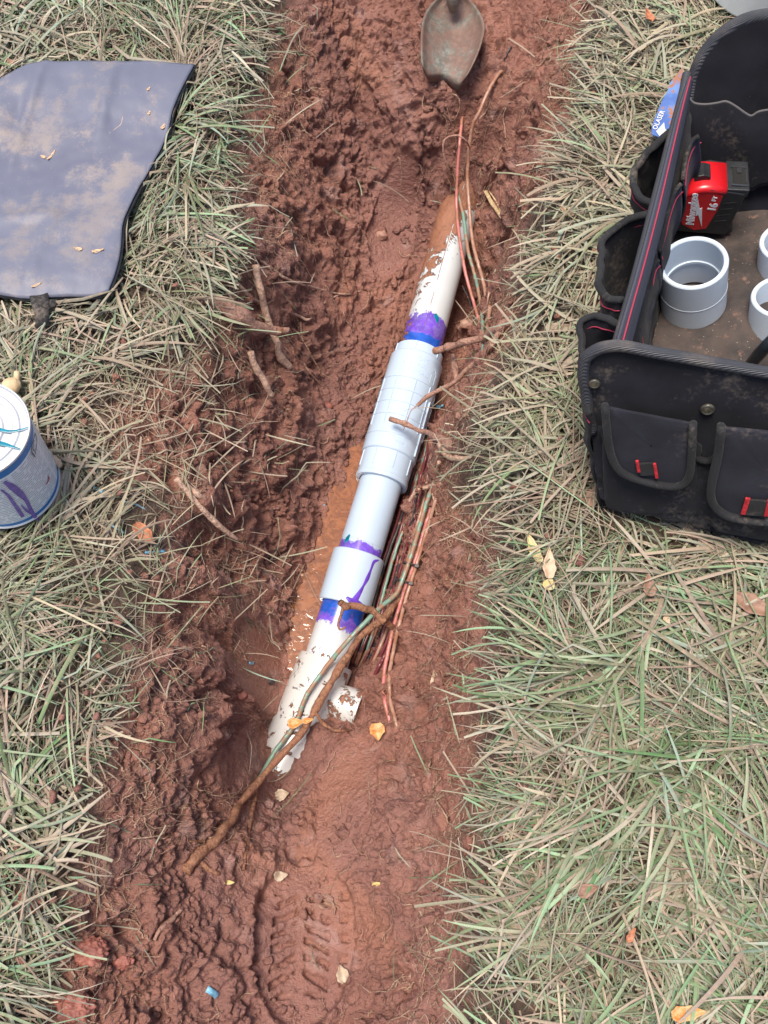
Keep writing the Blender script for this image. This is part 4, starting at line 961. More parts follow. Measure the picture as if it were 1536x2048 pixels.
can_ribbon([(38,1008),(48,1018),(60,1026)], [.001, .0025, .002], M_PRT, 'primer_drip')
M_INK = plain('dark navy print', (.015, .03, .10), .35)
for pts in [[(70,862),(60,895),(68,910)], [(70,862),(74,880),(69,905)], [(67,876),(64,893),(67,898)]]:
    can_ribbon(pts, [.0014, .0014, .0014], M_INK, 'printed_emblem')
can_ribbon([(98,948),(100,956),(93,966)], [.0012, .0026, .0012], plain('red print', (.45, .05, .06), .35), 'printed_emblem')

can.rotation_euler = (0, math.radians(4.2), 0)

# ------------------------------------------------------------------ tool bag
BAG0 = at(1205, 1010, .02)
bag = thing('tool_bag', BAG0, 'open black fabric tool bag with red stitching on the grass at right', 'tool bag')
M_FB = fabric('black canvas', (.011, .011, .016), dustamt=.35); M_FB2 = fabric('flap canvas', (.020, .020, .029), dustamt=.25)
M_RIM = NB('ribbed webbing'); _w = M_RIM.n.new('ShaderNodeTexWave'); _w.bands_direction = 'Y'; _w.inputs['Scale'].default_value = 240; M_RIM.link(M_RIM.obj(), _w.inputs['Vector'])
M_RIM.base(M_RIM.mix(M_RIM.ramp(M_RIM.noise(16, 5, .7), .5, .75, 0, .6), (.050, .052, .062), (.17, .14, .12))); M_RIM.rough(.55); M_RIM.bump(_w.outputs['Fac'], .7, .0007); M_RIM = M_RIM.m
M_STR = NB('flat webbing'); _w = M_STR.n.new('ShaderNodeTexWave'); _w.bands_direction = 'Y'; _w.inputs['Scale'].default_value = 200; M_STR.link(M_STR.obj(), _w.inputs['Vector'])
M_STR.base(M_STR.mix(_w.outputs['Fac'], (.035, .037, .055), (.075, .078, .105))); M_STR.rough(.7); M_STR.bump(_w.outputs['Fac'], .5, .0005); M_STR = M_STR.m
M_BIND = fabric('black binding', (.020, .020, .022), dustamt=.35, weave=900); M_PINK = plain('pink thread', (.38, .035, .075), .7); M_REDW = plain('red webbing', (.50, .02, .03), .7, nscale=300, namp=.4, bump=.5)
EX = np.array([.978, -.208, 0]); UPF = at(1172, 790, .17)-BAG0; UPF /= np.linalg.norm(UPF)
NF = np.cross(EX, UPF); NF /= np.linalg.norm(NF)
if NF[1] > 0: NF = -NF
def ftop(w_, W_=.30, h=.232, r=.045):
    e = np.minimum(w_, W_-w_); q = np.clip(e/r, 0, 1); return h-r*.95*(1-np.sqrt(np.clip(1-(1-q)**2, 0, 1)))
def end_panel(O, ex, up, n, W_, topf, disp, nw=80, nh=60):
    ws = np.sort(np.concatenate([np.linspace(0, W_, nw), W_*np.array([.004, .01, .02, .03, .97, .98, .99, .996])])); P = []
    for r in np.linspace(0, 1, nh):
        row = []
        for w_ in ws:
            inset = .018*max(0, 1-r*6)**2*(1 if w_ < W_/2 else -1)*max(0, 1-min(w_, W_-w_)/.05)
            h = topf(w_)*r; p = O+ex*(w_+inset)+up*h+n*disp(w_, h, r); row.append(p)
        P.append(row)
    return np.array(P)
def fdisp(w_, h, r):
    f = float(fbm(np.array([w_]), np.array([h]), .06, 2, 501)[0]); f2 = float(fbm(np.array([w_*1.6+h]), np.array([h-w_*.5]), .035, 2, 503)[0])
    return .010*math.sin(math.pi*min(1, w_/.30))*max(0, 1-r)+.004*f*(1-.6*r)+max(0, .5-r)*.020*f2+.012*math.sin(math.pi*min(1, h/.12))*(h < .12)
FO = BAG0+NF*-.002
P = end_panel(FO, EX, UPF, NF, .30, ftop, fdisp)
V, F = grid(P); fp = solid(mk('front_panel', V, F, M_FB, bag), .005, -1)
brim = P[-1]; side = P[::-1, 0][:26]
edgeline = np.concatenate([P[::-1, 0][24:0:-1], P[-1], P[::-1, -1][1:20]])
V, F = tube(cr(edgeline[::3], 3), .0058, 10); mk('rim_binding', V, F, M_RIM, fp)
def fpx(px, py, off): return onplane(px, py, BAG0, NF, off)
def flap(outline, thick, base_off, mat, nm, par):
    "cushioned pocket flap from its outline (pixels on the front face)"
    q = cr([(x, y, 0) for x, y in outline], 4)[:, :2]; n = len(q)
    cx, cy = q.mean(0); rows = []
    for f, hgt in ((1.0, 0), (1.0, .6), (.97, .9), (.9, 1), (.6, 1.08), (.3, 1.1), (.02, 1.1)):
        rows.append([fpx(cx+(x-cx)*f, cy+(y-cy)*f, base_off+thick*hgt+.0012*float(fbm(np.array([x*f/40.]), np.array([y*f/40.]), 1., 2, 7)[0])) for x, y in q])
    V, F = grid(np.array(rows)); return mk(nm, V, F, mat, par)
def bind(pts, off, r, nm, par, mat=None, n=8):
    V, F = tube(cr([fpx(x, y, off) for x, y in pts], 6), r, n, .7); return mk(nm, V, F, mat or M_BIND, par)
pk1 = flap([(1209,1000),(1206,950),(1205,880),(1210,850),(1390,880),(1396,930),(1392,990),(1380,1022),(1300,1030),(1225,1020),(1209,1000)], .012, .006, M_FB, 'pocket', bag)
fl1 = flap([(1207,822),(1212,812),(1260,821),(1330,834),(1386,845),(1389,852),(1386,900),(1384,950),(1375,968),(1350,974),(1300,968),(1245,950),(1222,925),(1212,880),(1207,822)], .012, .016, M_FB2, 'flap', pk1)
bind([(1210,812),(1216,880),(1228,925),(1250,948),(1300,965),(1345,972),(1370,965),(1380,945),(1384,900),(1386,848)], .0295, .0055, 'flap_binding', fl1)
pk2 = flap([(1440,900),(1425,960),(1420,1020),(1430,1058),(1480,1072),(1600,1090),(1700,1080),(1720,980),(1700,900),(1560,880),(1440,900)], .014, .006, M_FB, 'pocket', bag)
fl2 = flap([(1441,862),(1446,853),(1500,857),(1600,868),(1690,880),(1700,920),(1690,1000),(1660,1035),(1600,1048),(1500,1042),(1450,1028),(1424,1005),(1420,980),(1432,920),(1441,862)], .014, .018, M_FB2, 'flap', pk2)
bind([(1443,853),(1436,910),(1424,965),(1423,1000),(1440,1022),(1470,1035),(1530,1043),(1620,1044),(1670,1025)], .0335, .0060, 'flap_binding', fl2)
pk3 = flap([(1388,905),(1400,915),(1420,918),(1432,910),(1428,960),(1420,1010),(1405,1030),(1395,1000),(1388,905)], .008, .006, M_FB, 'pocket', bag)
bind([(1386,905),(1398,918),(1416,922),(1432,912)], .016, .0035, 'pocket_hem', pk3)
def ftab(x0, y0, x1, y1, wpx, off, mat, nm, par):
    a = fpx(x0, y0, off); b = fpx(x1, y1, off); d = (b-a)/2; s_ = np.cross(d, NF); s_ = s_/np.linalg.norm(s_)*wpx/1900*.95/2
    V, F = box((a+b)/2, d, s_, NF*.0012); bevel(mk(nm, V, F, mat, par, False), .0005)
ftab(1274,921,1278,944,6,.032,M_REDW,'red_tab',fl1); ftab(1309,927,1314,956,6,.032,M_REDW,'red_tab',fl1); ftab(1292,926,1296,950,28,.031,M_BLK,'webbing_loop',fl1)
ftab(1496,996,1486,1028,9,.038,M_REDW,'red_tab',fl2); ftab(1540,1000,1532,1032,9,.038,M_REDW,'red_tab',fl2); ftab(1518,1000,1510,1030,36,.037,M_BLK,'webbing_loop',fl2)
M_RIV = plain('aged brass rivet', (.22, .20, .16), .35, .8, nscale=200, namp=.3)
def rivet(c, n, r, par):
    V, F, S, An = lathe(c, n, [(0, r), (r*.25, r*.95), (r*.35, r*.75), (r*.28, r*.6), (r*.34, r*.3), (r*.36, .0001)], 24, up=(1, .1, .3)); mk('rivet', V, F, M_RIV, par)
rivet(fpx(1415, 818, .002), NF, .0068, fp); rivet(fpx(1189, 767, .002), NF, .0055, fp)

# rear panel
RB = np.array([.362, .800, .035]); EXR = np.array([.955, -.295, 0]); UPR = np.array([-.035, .10, .25]); UPR /= np.linalg.norm(UPR); NR = np.cross(EXR, UPR); NR = NR if NR[1] < 0 else -NR
def rtop(w_): return ftop(w_, .30, .238, .105)
P = end_panel(RB, EXR, UPR, NR, .30, rtop, lambda w_, h, r: .006*float(fbm(np.array([w_]), np.array([h]), .08, 2, 511)[0])-.010*math.sin(math.pi*r)*math.sin(math.pi*w_/.3))
V, F = grid(P); rpn = solid(mk('rear_panel', V, F, M_FB, bag), .006, 1)
V, F = tube(cr(np.concatenate([P[28::, 0], P[-1], P[::-1, -1][1:30]])[::3], 3), .0068, 10); mk('rim_binding', V, F, M_RIM, rpn)
def rpx(px, py, off): return onplane(px, py, RB, NR, off)
hem = [(1378,195),(1388,206),(1410,209),(1435,206),(1452,203),(1470,212),(1490,226),(1503,232),(1516,224),(1536,220),(1580,215),(1640,225)]
low = [(x, y+180) for x, y in hem]
G = loft([[rpx(x, y, .016) for x, y in hem], [rpx(x, y+60, .02) for x, y in hem], [rpx(x, y+150, .012) for x, y in hem]], 50, 10)
V, F = grid(G); ip = solid(mk('inner_pocket', V, F, M_FB, rpn), .002)
V, F = tube(G[0], .0014, 6); mk('pocket_hem', V, F, plain('grey hem', (.12, .11, .11), .8), ip)

# left side: rail, outer wall, pockets
RL0 = at(1232, 702, .200); RL1 = at(1376, 158, .215)
rail = cr([at(1225, 712, .195), at(1236, 680, .203), at(1262, 590, .207), at(1290, 485, .210), at(1318, 375, .213), at(1345, 270, .216), at(1366, 190, .217), at(1374, 150, .21)], 14)
V, F = tube(rail, .0052, 14); rl = mk('top_rail', V, F, M_RIM, bag)
def railside(px_off, dz): return px_off
strapL = [at(x, y, z) for x, y, z in [(1228,700,.207),(1245,640,.214),(1274,540,.217),(1302,435,.220),(1329,330,.223),(1355,225,.226),(1375,160,.223)]]
strapR = [at(x, y, z) for x, y, z in [(1262,690,.192),(1282,612,.197),(1310,505,.200),(1335,405,.204),(1354,310,.207),(1372,225,.211),(1384,162,.213)]]
mid = [(a+b)/2+np.array([0, 0, .003]) for a, b in zip(strapL, strapR)]
G = loft([strapL, mid, strapR], 80, 5); V, F = grid(G); st = solid(mk('side_webbing', V, F, M_STR, rl), .003)
sp_ = G[4]+np.array([-.0005, -.001, .0028])
V, F = tube(sp_, .0009, 5); mk('pink_stitching', V, F, M_PINK, st)
EY = np.array([.36, .80, .02])-np.array([BAG0[0], BAG0[1], .02]); 
def botline(b): return BAG0+EY*b+np.array([0, 0, -.002])
ow = [[rail[int(k)]+[-.002, 0, -.004] for k in np.linspace(0, len(rail)-1, 12)], [(rail[int(k)]*.5+botline(k/(len(rail)-1))*.5)+[.012, 0, 0] for k in np.linspace(0, len(rail)-1, 12)], [botline(b) for b in np.linspace(0, 1, 12)]]
G = loft(ow, 60, 12); G += .003*fbm(G[..., 0]*1., G[..., 1]+G[..., 2], .04, 2, 521)[..., None]*np.array([1, 0, 0])
V, F = grid(G); solid(mk('side_wall', V, F, M_FB, bag), .004)
def pocket(op, b0, b1, lean=.012):
    top = [at(*p) for p in op]
    n = len(top); bot = []; midr = []
    for i, t in enumerate(top):
        b = b0+(b1-b0)*i/(n-1); o_ = botline(b)+np.array([-.020, .0, .008])*math.sin(math.pi*i/(n-1)); bot.append(o_); midr.append(t*.55+o_*.45+np.array([-lean*.3, 0, 0]))
    G = loft([top, midr, bot], 44, 12); G += (.0035*fbm(G[..., 1]*1.5+G[..., 2], G[..., 0]*2, .03, 2, 531))[..., None]*np.array([1, .3, 0])
    V, F = grid(G); pk = solid(mk('side_pocket', V, F, M_FB, bag), .0028)
    V, F = tube(G[0], .0040, 8, .8); mk('pocket_hem', V, F, M_BIND, pk)
    V, F = tube(G[2]+np.array([-.0018, -.001, 0]), .0007, 5); mk('pink_stitching', V, F, M_PINK, pk)
pocket([(1338,262,.200),(1322,278,.195),(1290,310,.188),(1270,338,.182),(1268,365,.180),(1280,392,.182),(1302,408,.19),(1312,400,.20)], .90, .58)
pocket([(1296,428,.198),(1262,437,.192),(1228,458,.185),(1208,480,.180),(1202,515,.178),(1197,560,.178),(1206,592,.180),(1228,600,.187),(1248,598,.195)], .60, .26)
pocket([(1238,648,.195),(1212,636,.185),(1188,632,.178),(1168,640,.172),(1160,660,.168),(1163,700,.165),(1166,750,.162),(1172,800,.160),(1180,830,.16)], .30, .0)
# lining wall and floor
FN = np.array([-.20, .13, .97]); FN /= np.linalg.norm(FN); FP0 = at(1385, 609, .050)
def flo(px, py, off=0.): return onplane(px, py, FP0, FN, off)
fe = [flo(1300, 760), flo(1303, 690), flo(1318, 620), flo(1330, 560), flo(1342, 500), flo(1352, 440), flo(1372, 400), flo(1395, 385)]
ri = [rail[int(k)]+[.004, 0, -.006] for k in np.linspace(0, len(rail)-1, 10)]
G = loft([ri, [r*.5+fe[min(7, int(i*.8))]*.5+np.array([-.004, 0, .0]) for i, r in enumerate(ri)], fe], 60, 12); G += .003*fbm(G[..., 0]*2, G[..., 1]+G[..., 2], .03, 2, 541)[..., None]*np.array([1, 0, 0])
V, F = grid(G); lw = solid(mk('lining_wall', V, F, M_FB, bag), .003)
mF = NB('bag floor'); c = mF.mix(mF.ramp(mF.noise(18, 6, .7), .35, .65), (.035, .028, .026), (.085, .062, .052)); c = mF.mix(mF.ramp(mF.noise(60, 5, .7), .58, .72, 0, .8), c, (.24, .13, .09)); c = mF.mix(mF.ramp(mF.vor(160), .09, .05, 0, .8), c, (.55, .5, .45))
mF.base(c); mF.rough(.75); mF.bump(mF.noise(500, 3), .5, .0008)
V, F = grid(loft([[flo(1270, 830), flo(1290, 600), flo(1330, 430), flo(1380, 375)], [flo(1400, 860), flo(1420, 620), flo(1460, 430), flo(1500, 375)], [flo(1500, 880), flo(1530, 640), flo(1570, 440), flo(1610, 370)], [(BAG0+EX*.292)*(1-t)+(RB+EXR*.292)*t+np.array([0, 0, .008]) for t in (-.02, .33, .66, 1.)]], 30, 30)); solid(mk('bag_floor', V, F, mF.m, bag), .004, 1)
frr = [BAG0+EX*.298+UPF*h for h in (0, .07, .14, .195)]; rrr = [RB+EXR*.298+UPR*h for h in (0, .07, .14, .19)]
G = np.array([[a*(1-t)+b*t+np.array([.012*math.sin(math.pi*t)*math.sin(math.pi*i/3), 0, 0]) for t in np.linspace(0, 1, 24)] for i, (a, b) in enumerate(zip(frr, rrr))])
V, F = grid(G); rw = solid(mk('side_wall', V, F, M_FB, bag), .004); V, F = tube(G[-1], .0055, 12); mk('top_rail', V, F, M_RIM, rw)
M_LIN = fabric('lining canvas', (.024, .026, .045), dustamt=.2)
def lip(pts, dn, label=None):
    top = [at(*p) for p in pts]; bot = [t+np.array([.016, .0, -dn]) for t in top]
    G = loft([top, [a*.5+b*.5+np.array([.006, 0, 0]) for a, b in zip(top, bot)], bot], 30, 8); V, F = grid(G); o = solid(mk('inner_pocket', V, F, M_LIN, lw), .002)
    V, F = tube(G[0], .0026, 7, .8); mk('pocket_hem', V, F, M_BIND, o)
    V, F = tube(G[2]+np.array([.0015, 0, .001]), .0006, 5); mk('pink_stitching', V, F, M_PINK, o)
lip([(1398,272,.185),(1384,282,.18),(1374,305,.175),(1368,335,.172),(1366,360,.172)], .08)
lip([(1362,368,.175),(1348,385,.172),(1336,420,.168),(1328,455,.165),(1318,490,.163),(1322,505,.160)], .10)
lip([(1316,520,.165),(1306,532,.165),(1298,570,.160),(1286,605,.158),(1276,640,.156),(1282,690,.15)], .08)

# ------------------------------------------------------------------ white couplings standing in the bag
M_CP = NB('bag coupling plastic'); _c = M_CP.mix(M_CP.ramp(M_CP.noise(25, 3), .3, .7), (.66, .76, .86), (.70, .79, .885)); _c = M_CP.mix(M_CP.ramp(M_CP.noise(150, 4, .7), .70, .76, 0, .3), _c, (.4, .33, .28)); M_CP.base(_c); M_CP.rough(.3); M_CP.set(Subsurface_Weight=.15, Subsurface_Radius=(.01, .01, .012), Subsurface_Scale=.3); M_CP = M_CP.m
def coupling(b, t, label):
    d = t-b; L = np.linalg.norm(d)
    o = thing('pipe_coupling', b, label, 'coupling', 'white couplings standing in the bag')
    prof = [(0, .0312), (0, .0348), (.0012, .036), (L*.44, .0361), (L*.445, .03645), (L*.455, .03645), (L*.46, .0361), (L-.0015, .0362), (L, .0352), (L, .0318), (L-.0015, .0308), (L*.53, .0304), (L*.525, .0290), (L*.47, .0290), (L*.465, .0304), (0, .0312)]
    V, F, S, An = lathe(b, d, prof, 96, up=(0, 1, 0)); mk('body', V, F, M_CP, o)
    return o
coupling(flo(1386, 608, .001), at(1387, 524, .121), 'white plastic coupling standing in front of the red tape measure')
coupling(at(1556, 694, .036), at(1573, 592, .105), 'white plastic coupling cut by the right edge, the nearer one')
coupling(at(1574, 575, .036), at(1588, 482, .102), 'white plastic coupling cut by the right edge, the farther one')
hb = thing('pliers', at(1530, 700, .12), 'glossy black tool handle sticking up in the bag corner', 'tool')
V, F = tube(cr([at(1500, 730, .10), at(1520, 706, .125), at(1545, 680, .145), at(1590, 640, .15)], 8), [.0062, .0068, .0065, .006], 14); mk('handle', V, F, plain('glossy black grip', (.02, .024, .03), .15), hb)
V, F = tube(cr([at(1590, 640, .15), at(1640, 600, .14), at(1680, 590, .10)], 8), [.005, .007, .004], 12, .6); mk('jaw', V, F, plain('tool steel', (.4, .4, .42), .3, .9), hb)

# ------------------------------------------------------------------ tape measure
tc = at(1432, 472, .055)-np.array([.024, -.004, 0])
ux = at(1488, 476, .054)-at(1372, 462, .058); ux[2] = 0; ux /= np.linalg.norm(ux); uy = np.array([-ux[1], ux[0], 0]); uz = np.array([0, 0, 1.])
tilt = math.radians(-6); ux2 = ux*math.cos(tilt)+uz*math.sin(tilt)*0; 
Mx = Matrix(((ux[0], uy[0], 0, tc[0]), (ux[1], uy[1], 0, tc[1]), (0, 0, 1, tc[2]), (0, 0, 0, 1)))
tm = thing('tape_measure', tc, 'red and black tape measure standing in the bag', 'tape measure', matrix=Mx)
M_TB = plain('black rubber shell', (.018, .019, .021), .45, nscale=90, namp=.3, bump=.3, bscale=900); M_TR = plain('red plastic shell', (.62, .012, .018), .25, nscale=20, namp=.06); M_TW = plain('white print', (.85, .85, .85), .4)
HH = .072
def dsh(k=14):
    pts = [(.036, 0), (.036, HH*.97)]
    pts += [(-.004, HH)]
    for i in range(k+1):
        a = math.pi/2+i/k*(math.pi*.62); pts.append((-.004+.033*math.cos(a)*1.0, HH/2+.036*math.sin(a)))
    pts += [(-.026, 0)]
    return pts
D = dsh()
def pr2(pts, y0, y1):
    n = len(pts); V = [(x, y0, z) for x, z in pts]+[(x, y1, z) for x, z in pts]
    return np.array(V), [tuple(range(n)), tuple(range(n, 2*n))[::-1]]+[(i, n+i, n+(i+1) % n, (i+1) % n) for i in range(n)]
T_ = .044
V, F = pr2(D, 0, T_); bd = bevel(mk('body', V, F, M_TB, tm, False, local=True), .004, 3)
ORG[bd.name] = np.zeros(3)
fpn = [(.0095, .010), (.0125, .040), (.0115, .066), (-.006, .070), (-.026, .060), (-.033, .040), (-.020, .014), (-.004, .006)]
V, F = pr2(fpn, -.0012, .010); bevel(mk('red_side_panel', V, F, M_TR, tm, False, local=True), .001)
tp = []
for i in range(11):
    a = math.pi/2+i/10*(math.pi*.33); tp.append((-.004+.0345*math.cos(a), HH/2+.0375*math.sin(a)))
G = np.array([[(x, y, z) for x, z in [(.0135, HH+.0015)]+tp] for y in (-.0008, .002, .006, T_*.5, T_-.006, T_-.001)]); G[0, :, 2] -= .005; G[1, :, 2] -= .0012; G[-1, :, 2] -= .004
V, F = grid(G); solid(mk('red_top_shell', V, F, M_TR, tm, local=True), .002)
V, F = pr2([(.0135, HH-.006), (.0135, HH+.002), (.038, HH+.003), (.038, HH-.008)], .001, T_-.001); bevel(mk('front_housing', V, F, M_TB, tm, False, local=True), .0012)
V, F = pr2([(-.022, HH-.003), (-.020, HH+.006), (-.014, HH+.0085), (-.006, HH+.007), (-.004, HH-.001)], T_*.28, T_*.72); bevel(mk('lock_switch', V, F, M_TB, tm, False, local=True), .0012)
V, F = pr2([(-.004, HH-.001), (-.004, HH+.0022), (.006, HH+.0022), (.006, HH-.001)], T_*.42, T_*.6); mk('switch_slot', V, F, M_TB, tm, False, local=True)
M_CHR = plain('chromed steel', (.75, .75, .74), .2, 1.0)
V, F = merge([pr2([(.018, HH+.0035), (.018, HH+.0045), (.0365, HH+.0045), (.0365, HH+.0035)], .006, .0075), pr2([(.018, HH+.0035), (.018, HH+.0045), (.0345, HH+.0045), (.0345, HH+.0035)], T_-.012, T_-.0105), pr2([(.033, HH+.0035), (.033, HH+.006), (.0345, HH+.006), (.0345, HH+.0035)], .010, T_-.016), pr2([(.024, HH+.004), (.024, HH+.0055), (.029, HH+.0055), (.029, HH+.004)], T_-.020, T_-.014)])
mk('end_hook', V, F, M_CHR, tm, False, local=True)
V, F = pr2([(.020, HH+.0028), (.020, HH+.0034), (.034, HH+.0034), (.034, HH+.0028)], .008, T_-.012); mk('mouth', V, F, plain('dark slot', (.008, .007, .005), .6), tm, False, local=True)
V, F = pr2([(.030, 0), (.030, .008), (.036, .012), (.043, .004), (.043, 0)], .004, T_-.004); bevel(mk('foot', V, F, M_TB, tm, False, local=True), .002)
V, F = merge([pr2([(.0362, .012), (.0362, .030), (.0402, .026), (.0402, .012)], .012, .020)]); bevel(mk('red_release_button', V, F, M_TR, tm, False, local=True), .001)
V, F = merge([pr2([(.015, .022+k*.010), (.015, .0235+k*.010), (.028, .0265+k*.010), (.028, .025+k*.010)], -.0006, .002) for k in range(4)]); mk('grip_ridge', V, F, M_TB, tm, False, local=True)
def ttext(s, size, x, z, rot, sx=1, bold=0, shear=0):
    V, F = text_vf(s, size, .0003, bold, shear); V = V*np.array([sx, 1, 1]); c, s_ = math.cos(rot), math.sin(rot)
    return np.array([(x+v[0]*c-v[1]*s_, -.0015-v[2], z+v[0]*s_+v[1]*c) for v in V]), F
V, F = ttext('Milwaukee', .0132, -.0155, .040, math.radians(101), .92, .00025, .25); mk('lettering', V, F, M_TW, tm, False, local=True)
V, F = merge([ttext('16', .0125, .0058, .047, math.radians(88), 1.0, .0004), ttext('FT', .0065, .0035, .0605, math.radians(88), 1.1, .0002)]); mk('lettering', V, F, M_TW, tm, False, local=True)
bolt = [(-.0165, .063), (-.0078, .043), (-.0058, .045), (.0035, .0135), (-.0065, .0335), (-.0088, .0310)]
V, F = pr2(bolt, -.0018, -.0008); mk('lightning_emblem', V, F, M_TW, tm, False, local=True)

# ------------------------------------------------------------------ blue tool card beside the bag
cz = .045
card = [(1366,134),(1363,190),(1359,222),(1347,250),(1338,266),(1322,277),(1303,270),(1303,256),(1313,228),(1325,200),(1335,182),(1342,163)]
m = NB('blue printed card'); f = m.ramp(m.math('ADD', m.math('MULTIPLY', m.noise(26, 5, .7), .8), m.math('MULTIPLY', m.noise(200, 3), .2)), .54, .60)
mud_cover(m, m.mix(m.ramp(m.noise(40, 3), .4, .7), (.09, .16, .42), (.16, .27, .55)), f, .25)
V, F = prism([at(x, y, cz+(277-y)*.00008) for x, y in card], (0, 0, 1), .0012)
cd_ = tag(mk('blade_card', V, F, m.m, None, False), 'blue printed strip smeared with mud beside the bag', 'card')
V, F = prism([at(x, y, cz+.0016+(277-y)*.00008) for x, y in [(1328,245),(1330,258),(1338,266),(1322,277),(1312,263)]], (0, 0, 1), .0005); mk('white_corner', V, F, plain('white print area', (.62, .68, .70), .35, nscale=60), cd_, False)
Vt, F = text_vf('OLASER', .0085, .0002, .0); a0 = at(1308, 262, cz+.0018); a1 = at(1326, 222, cz+.006); dd = (a1-a0)/np.linalg.norm(a1-a0); cc = (a0+a1)/2; nn = np.cross([0, 0, 1], dd); nn /= np.linalg.norm(nn)
mk('lettering', np.array([cc+dd*v[0]*1.0+nn*v[1]+np.array([0, 0, .0014+v[2]]) for v in Vt]), F, M_TW, cd_, False)

# ------------------------------------------------------------------ white bucket behind the bag
bc = at(1535, -34, .03); 
bk = thing('bucket', bc, 'white plastic bucket behind the bag, cut by the top edge', 'bucket')
M_BK = plain('white bucket plastic', (.85, .88, .88), .35, nscale=20, namp=.05)
V, F, S, An = lathe(bc, (0, 0, 1), [(0, .001), (0, .085), (.004, .088), (.15, .097), (.19, .100), (.191, .106), (.199, .106), (.2, .102), (.2, .099), (.19, .097), (.01, .084), (.008, .001)], 96, up=(0, 1, 0)); mk('pail', V, F, M_BK, bk)
V, F = tube(cr([bc+np.array(p) for p in [(.104, 0, .188), (.07, -.085, .20), (0, -.118, .20), (-.07, -.085, .20), (-.104, 0, .188)]], 8), .002, 8); mk('handle', V, F, plain('dark wire handle', (.05, .04, .035), .4), bk)

# ------------------------------------------------------------------ trowel
tr = thing('trowel', at(905, 60, -.05), 'muddy steel hand trowel stuck in the clay at the trench top', 'trowel')
rows = [((884,-12),(905,-8),(930,-10),-.030,-.028), ((862,10),(905,12),(948,8),-.024,-.040), ((848,34),(905,40),(964,34),-.018,-.046), ((843,62),(905,66),(969,58),-.018,-.050), ((842,100),(903,102),(960,95),-.022,-.050), ((844,128),(896,136),(944,132),-.030,-.052), ((848,142),(886,154),(928,160),-.042,-.060), ((856,160),(890,174),(918,180),-.078,-.092)]
L_ = []
for l, c_, r, ze, zc in rows:
    a = at(*l, ze); b = at(*c_, zc); d = at(*r, ze-.004)
    L_.append([a, a*.72+b*.28+[0, 0, -.009], b, d*.72+b*.28+[0, 0, -.009], d])
mT = NB('muddy steel'); f = mT.ramp(mT.math('ADD', mT.math('MULTIPLY', mT.noise(30, 5, .7), .7), m.math('MULTIPLY', 0., 0.) if False else mT.math('MULTIPLY', mT.noise(160, 4, .7), .3)), .36, .54)
n_ = mT.noise(120, 5, .7)
cb = mT.mix(mT.ramp(n_, .4, .65), (.14, .135, .11), (.27, .30, .26))
cb = mT.mix(mT.math('MULTIPLY', f, .85), cb, mT.mix(n_, (.12, .06, .045), (.26, .14, .10))); mT.base(cb); mT.rough(.6); mT.set(Metallic=.0); mT.bump(mT.noise(260, 4), .5, .0008)
V, F = grid(loft(L_, 26, 6)); bl = solid(mk('blade', V, F, mT.m, tr), .0022)
hp = cr([at(905, 22, -.030), at(906, 5, -.015), at(905, -20, .0), at(902, -60, .012)], 8); V, F = tube(hp, [.005, .009, .0105, .010], 16); mk('shank', V, F, mT.m, tr)
hp = cr([at(903, -45, .010), at(900, -120, .02), at(897, -200, .028)], 10); V, F = tube(hp, [.013, .016, .015, .012], 18); mk('handle', V, F, plain('worn wood handle', (.35, .2, .1), .6, nscale=40, namp=.3), tr)

